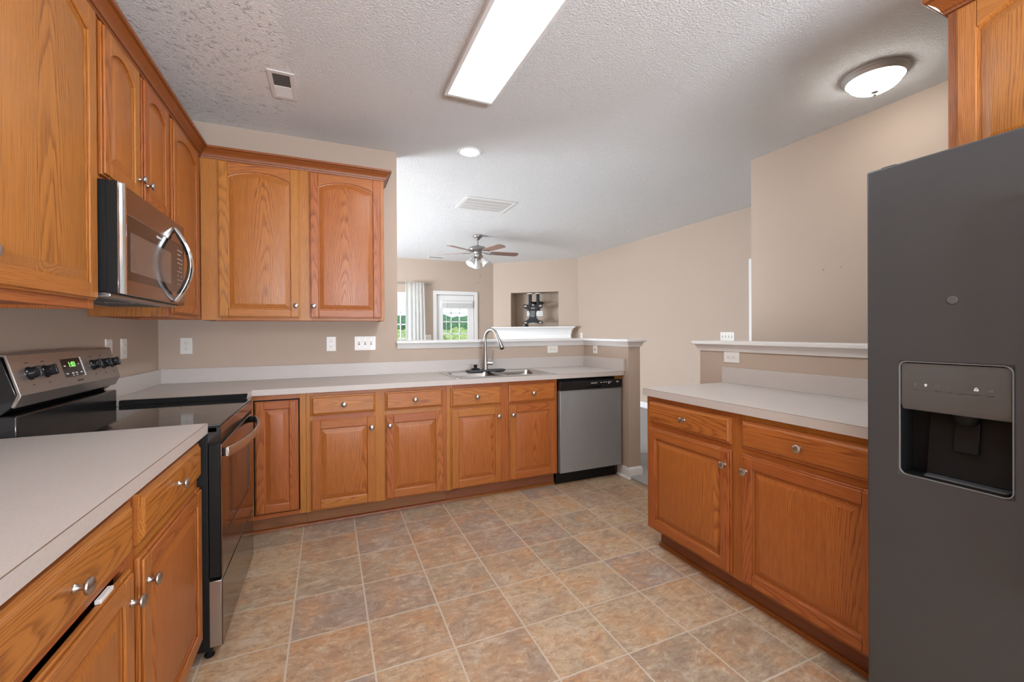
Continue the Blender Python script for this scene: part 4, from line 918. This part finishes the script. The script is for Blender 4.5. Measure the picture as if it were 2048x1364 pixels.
# ------------------------------------------------------------------ ceiling fixtures
t_ = thing('ceiling_light', 'long flat rectangular white ceiling light over the kitchen', 'light', (0.822, 1.965, H))
LW, LL = 0.162, 0.612
b = MB(); b.grid([-LW, -LW+0.022, LW-0.022, LW], [-LL, -LL+0.022, LL-0.022, LL], lambda i, j: not (i == 1 and j == 1), -0.040, -0.032, 'xy'); obj('frame', b, 'white', t_, bevel=0.002)
b = MB(); b.box(-LW+0.003, LW-0.003, -LL+0.003, LL-0.003, -0.034, -0.0005); obj('housing', b, 'white', t_)
b = MB(); b.box(-LW+0.021, LW-0.021, -LL+0.021, LL-0.021, -0.0375, -0.0345); obj('diffuser', b, 'lens', t_)
t_ = thing('recessed_light', 'round recessed ceiling light beyond the rectangular one', 'light', (1.082, 3.398, H))
b = MB(); b.lathe([(0.100, 0), (0.100, -0.004), (0.094, -0.009), (0.078, -0.007), (0.076, -0.001)], n=48); obj('trim_ring', b, 'white', t_)
b = MB(); b.lathe([(0.001, -0.0055), (0.077, -0.0055), (0.077, -0.002), (0.001, -0.002)], n=48); obj('diffuser', b, 'can', t_)
t_ = thing('dome_light', 'round frosted glass dome light with nickel rim near the right wall', 'light', (2.935, 1.450, H))
b = MB(); b.lathe([(0.154, 0), (0.157, -0.006), (0.150, -0.014), (0.153, -0.020), (0.143, -0.034), (0.138, -0.040), (0.133, -0.038), (0.115, -0.02)], n=64); obj('rim', b, 'rim_nickel', t_)
b = MB(); b.lathe([(0.132, -0.034), (0.129, -0.045), (0.117, -0.066), (0.097, -0.084), (0.070, -0.098), (0.035, -0.106), (0.001, -0.108)], n=64); obj('glass_dome', b, 'dome', t_)
b = MB(); b.lathe([(0.019, -0.103), (0.018, -0.109), (0.010, -0.113), (0.007, -0.118), (0.0085, -0.123), (0.005, -0.128), (0.001, -0.129)], n=24); obj('finial', b, 'faucet', t_)

t_ = thing('ceiling_vent', 'small white supply vent in the patched ceiling above the range', 'vent', (-0.242, 2.925, H))
b = MB(); b.grid([-0.07, -0.045, 0.045, 0.07], [-0.157, -0.128, 0.128, 0.157], lambda i, j: not (i == 1 and j == 1), -0.006, -0.0005, 'xy'); obj('frame', b, 'white', t_, bevel=0.002)
b = MB(); b.box(-0.046, 0.046, -0.129, 0.129, -0.002, -0.0005); obj('backing', b, 'vent_dark', t_)
b = MB()
for k in range(14):
    y = -0.124+k*0.0185; s_ = -1 if y < 0 else 1
    b.prism([(y, -0.0022), (y+0.0012, -0.0022), (y+0.0012+s_*0.008, -0.0068), (y+s_*0.008, -0.0068)], -0.045, 0.045, 'yz')
obj('louvers', b, 'white', t_)
t_ = thing('return_vent', 'wide white return air grille in the ceiling beyond the recessed light', 'vent', (1.71, 4.755, H))
b = MB(); b.grid([-0.305, -0.27, 0.27, 0.305], [-0.245, -0.205, 0.205, 0.245], lambda i, j: not (i == 1 and j == 1), -0.008, -0.0005, 'xy'); obj('frame', b, 'white', t_, bevel=0.002)
b = MB(); b.box(-0.272, 0.272, -0.207, 0.207, -0.0022, -0.0005); obj('backing', b, 'vent_dark', t_)
b = MB()
for y in (-0.103, 0.0, 0.103): b.box(-0.27, 0.27, y-0.010, y+0.010, -0.008, -0.003)
obj('crossbars', b, 'white', t_)
b = MB()
for k in range(32):
    y = -0.202+k*0.0128; b.prism([(y, -0.003), (y+0.001, -0.003), (y+0.0055, -0.0072), (y+0.0045, -0.0072)], -0.27, 0.27, 'yz')
obj('louvers', b, 'white', t_)
t_ = thing('ceiling_vent', 'tiny white supply vent in the living room ceiling by the far wall', 'vent', (1.985, 8.45, H))
b = MB(); b.grid([-0.16, -0.135, 0.135, 0.16], [-0.07, -0.045, 0.045, 0.07], lambda i, j: not (i == 1 and j == 1), -0.006, -0.0005, 'xy'); obj('frame', b, 'white', t_)
b = MB(); b.box(-0.136, 0.136, -0.046, 0.046, -0.003, -0.0005); obj('backing', b, 'vent_dark', t_)

# ceiling fan
t_ = thing('ceiling_fan', 'five-blade ceiling fan with three frosted shades in the living room', 'fan', (2.13, 6.30, H))
b = MB(); b.lathe([(0.070, 0), (0.072, -0.008), (0.066, -0.030), (0.040, -0.050), (0.036, -0.062), (0.022, -0.070), (0.012, -0.072)], n=36); obj('canopy', b, 'faucet', t_)
b = MB(); b.lathe([(0.0115, -0.065), (0.0115, -0.165)], n=16); b.lathe([(0.018, -0.150), (0.024, -0.160), (0.024, -0.175)], n=20); obj('downrod', b, 'faucet', t_)
b = MB(); b.lathe([(0.030, -0.165), (0.060, -0.170), (0.110, -0.180), (0.140, -0.198), (0.148, -0.218), (0.140, -0.236), (0.100, -0.246), (0.070, -0.262), (0.062, -0.285), (0.055, -0.290)], n=44); obj('motor_housing', b, 'faucet', t_)
b = MB(); b.lathe([(0.052, -0.288), (0.056, -0.300), (0.050, -0.340), (0.036, -0.356), (0.012, -0.362), (0.006, -0.375), (0.001, -0.377)], n=32); lk = obj('light_kit', b, 'faucet', t_)
for k in range(5):
    a = math.radians(-147.5+72*k)
    b = MB(); b.piece('x', (0.43, 0, 0), 's', 0)
    out = [(0.205, -0.050), (0.30, -0.062), (0.50, -0.068), (0.62, -0.069), (0.655, -0.052), (0.668, 0.0), (0.655, 0.052), (0.62, 0.069), (0.50, 0.068), (0.30, 0.062), (0.205, 0.050)]
    b.prism(out, -0.004, 0.004, 'xy'); bl = obj('blade', b, 'blade', t_, (0, 0, -0.262), (math.radians(-11), 0, a), bevel=0.0015)
    b = MB(); b.tube([(0.075, 0, 0.012), (0.13, 0.012, -0.006), (0.18, 0.030, -0.008), (0.245, 0.030, -0.007)], 0.007, 8); b.tube([(0.075, 0, 0.012), (0.13, -0.012, -0.006), (0.18, -0.030, -0.008), (0.245, -0.030, -0.007)], 0.007, 8); b.box(0.215, 0.265, -0.036, 0.036, -0.008, -0.004); obj('blade_iron', b, 'faucet', bl)
for k in range(3):
    a = math.radians(-158.5+120*k); d = Vector((math.cos(a), math.sin(a), 0))
    ax = (d*0.62+Vector((0, 0, -0.78))).normalized(); c0 = d*0.045+Vector((0, 0, -0.325))
    b = MB(); b.tube([d*0.03+Vector((0, 0, -0.31)), c0+ax*0.02, c0+ax*0.055], [0.012, 0.016, 0.026], 16); fit = obj('fitter', b, 'faucet', lk)
    b = MB(); b.tube([c0+ax*t0 for t0 in (0.050, 0.065, 0.10, 0.14, 0.165, 0.172)], [0.028, 0.040, 0.050, 0.060, 0.070, 0.073], 28); obj('glass_shade', b, 'shade', fit)
for x, y, l in ((0.030, -0.02, 0.30), (-0.008, -0.03, 0.40)):
    b = MB(); b.tube([(x, y, -0.345), (x, y, -0.345-l+0.03)], 0.0016, 6); b.lathe([(0.002, 0.03), (0.008, 0.02), (0.009, 0.008), (0.004, 0.0)], (x, y, -0.345-l-0.001), n=12); obj('pull_chain', b, 'faucet', lk)

# ------------------------------------------------------------------ living room furnishings
t_ = thing('curtain_rod', 'thin metal curtain rod over the far window', 'rod', (0.85, Y_FAR-0.075, 2.235))
b = MB(); b.tube([(-1.02, 0, 0), (0.98, 0, 0)], 0.0095, 12); obj('pole', b, 'nickel', t_)
for x in (-1.02, 0.98):
    b = MB(); b.lathe([(0.010, 0), (0.022, 0.008), (0.022, 0.034), (0.012, 0.042)], (x if x > 0 else x-0.042, 0, 0), 'x', 16); obj('finial', b, 'nickel', t_)
for x in (-0.93, 0.94):
    b = MB(); b.tube([(x, 0, 0), (x, 0.07, 0.0)], 0.006, 8); b.box(x-0.012, x+0.012, 0.069, 0.074, -0.03, 0.03); obj('bracket', b, 'nickel', t_)
def curtain(label, x0, x1, spread):
    nx, nz = 90, 26; rnd = random.Random(int(x0*100)); b = MB(); ph = [rnd.uniform(0, 6) for _ in range(4)]
    zt, zb = 2.262-2.235, 0.03-2.235
    ids = []
    for j in range(nz+1):
        f = j/nz; row = []
        for i in range(nx+1):
            u = i/nx; x = (x0+(x1-x0)*u)+spread*f*(u-0.3); amp = 0.006+0.016*min(1, f*4)
            w = math.sin(u*2*PI*4.6+ph[0]+1.6*math.sin(u*5+ph[3])+0.5*math.sin(f*2+ph[1]))*amp+math.sin(u*2*PI*13+ph[2]+2*math.sin(u*7))*0.007*max(0.15, 1-f*2.2)
            row.append(b.av(x-0.85, w-0.052, zt+(zb-zt)*f))
        ids.append(row)
    for j in range(nz):
        for i in range(nx): b.face((ids[j][i], ids[j][i+1], ids[j+1][i+1], ids[j+1][i]))
    o = obj('curtain', b, 'curtain', None, (0.85, Y_FAR-0.075, 2.235), smooth=True, angle=180); md = o.modifiers.new('t', 'SOLIDIFY'); md.thickness = 0.0015
    return tag(o, label, 'curtain')
curtain('white gathered sheer curtain at the right side of the far window', 1.405, 1.775, 0.05)

dx_ = (DG0.x, DG0.y, 0)
t_ = thing('fireplace_mantel', 'white carved fireplace mantel across the diagonal corner wall', 'mantel', (DG0.x, DG0.y, 0), (0, 0, dang))
mp = [(0.175, -0.001), (0.175, -0.13), (1.745, -0.13), (1.745, -0.001)]
mp = mp[::-1]
prof = [(0.0, 1.075), (0.012, 1.078), (0.012, 1.100), (0.006, 1.106), (0.006, 1.205), (0.016, 1.212), (0.018, 1.226), (0.018, 1.262), (0.026, 1.266), (0.034, 1.285), (0.060, 1.318), (0.085, 1.332), (0.090, 1.338), (0.105, 1.340), (0.108, 1.350), (0.105, 1.360), (0.0, 1.360)]
b = MB(); b.sweep(mp[::-1], prof)
obj('entablature', b, 'white', t_)
b = MB(); b.box(0.175, 1.745, -0.130, -0.001, 1.075, 1.356); obj('mantel_core', b, 'white', t_)
b = MB()
for k in range(46): b.box(0.190+k*0.0342, 0.190+k*0.0342+0.018, -0.158, -0.147, 1.236, 1.258)
obj('dentil_row', b, 'white', t_)
for x in (0.19, 1.53):
    b = MB(); b.box(x, x+0.20, -0.13, -0.001, 0.14, 1.075); b.box(x-0.012, x+0.212, -0.142, -0.001, 0.018, 0.14); obj('pilaster', b, 'white', t_, bevel=0.003)
b = MB(); b.grid([0.39, 0.56, 1.36, 1.53], [0.018, 0.10, 0.80, 1.075], lambda i, j: not (i == 1 and j == 1), -0.03, -0.001, 'xz'); obj('surround', b, 'black_gloss', t_)
b = MB(); b.box(0.56, 1.36, -0.010, -0.002, 0.10, 0.80); obj('firebox', b, 'black', t_)

# articulated TV mount hanging in the niche
t_ = thing('tv_mount', 'black steel TV wall mount hanging in the niche above the mantel', 'mount', (DG0.x, DG0.y, 0), (0, 0, dang))
mcx = 0.94
b = MB(); b.box(mcx-0.115, mcx+0.02, 0.385, 0.399, 1.72, 1.92); obj('wall_plate', b, 'mount', t_, bevel=0.003)
for s_ in (-1, 1):
    b = MB(); b.box(mcx+s_*0.085-0.030, mcx+s_*0.085+0.030, -0.02, 0.03, 1.80, 2.085); b.box(mcx+s_*0.085-0.022, mcx+s_*0.085+0.022, 0.03, 0.386, 1.86, 1.90); obj('arm', b, 'mount', t_, bevel=0.006)
    b = MB(); b.tube([(mcx+s_*0.085-0.05, -0.025, 2.06), (mcx+s_*0.085+0.05, -0.025, 2.06)], 0.016, 14); obj('pivot', b, 'nickel', t_)
half = [(0.0, 1.800), (0.06, 1.800), (0.105, 1.832), (0.205, 1.838), (0.215, 1.825), (0.212, 1.775), (0.20, 1.760), (0.120, 1.725), (0.085, 1.690), (0.072, 1.640), (0.075, 1.585), (0.090, 1.535), (0.125, 1.500), (0.205, 1.478), (0.218, 1.465), (0.214, 1.425), (0.205, 1.418), (0.13, 1.420), (0.07, 1.440), (0.0, 1.450)]
plate = [(mcx-0.015+x, z) for x, z in half]+[(mcx-0.015-x, z) for x, z in half[-2:0:-1]]
b = MB(); b.prism(plate, -0.045, -0.032, 'xz'); pl = obj('tv_plate', b, 'mount', t_, bevel=0.003)
b = MB()
for s_ in (-1, 1):
    for zc, h_ in ((1.798, 0.016), (1.448, 0.014)):
        b.box(mcx-0.015+s_*0.165-0.028, mcx-0.015+s_*0.165+0.028, -0.0462, -0.0448, zc-h_, zc+h_)
b.box(mcx-0.055, mcx+0.03, -0.0462, -0.0448, 1.745, 1.760)
obj('slot', b, 'wall', pl)
b = MB(); b.prism(rrect(mcx-0.015, 1.63, 0.055, 0.07, 0.02), -0.056, -0.045, 'xz'); obj('tilt_bracket', b, 'charcoal', pl, bevel=0.003)
t_ = thing('outlet', 'white double outlet plate on the niche wall behind the TV mount', 'outlet', (DG0.x, DG0.y, 0), (0, 0, dang), 'outlet plates')
b = MB(); b.box(0.66, 1.03, 0.392, 0.399, 1.60, 1.712); obj('plate', b, 'plate', t_, bevel=0.002)
b = MB()
for x in (0.70, 0.74, 0.95, 0.99):
    for z in (1.64, 1.68): b.box(x-0.006, x+0.006, 0.3912, 0.3922, z-0.006, z+0.006)
obj('socket_slots', b, 'slot', t_)
p0 = Vector((DG0.x, DG0.y, 0)); ca, sa = math.cos(dang), math.sin(dang)
def dgp(x, y, z): return (DG0.x+x*ca-y*sa, DG0.y+x*sa+y*ca, z)
b = MB(); b.tube([dgp(0.80, 0.385, 1.64), dgp(0.72, 0.30, 1.60), dgp(0.68, 0.22, 1.50), dgp(0.66, 0.12, 1.38), dgp(0.62, 0.05, 1.3652), dgp(0.58, 0.0, 1.366)], 0.0045, 8); o = obj('cable', b, 'cable', None); tag(o, 'thin white cable drooping from the niche outlet to the mantel', 'cable')
t_ = thing('cable_coil', 'small black coil of cable lying on the mantel under the TV mount', 'cable', dgp(0.765, 0.04, 1.3605), (0, 0, dang))
b = MB()
pts = [(0.035*math.cos(k*0.4)*(1-0.1*math.sin(k)), 0.03*math.sin(k*0.4), 0.008+0.0012*k) for k in range(40)]
b.tube(pts, 0.006, 8); obj('coil', b, 'black', t_)
b = MB(); b.box(-0.02, 0.02, -0.012, 0.012, 0.018, 0.058); obj('plug', b, 'black', t_, bevel=0.004)
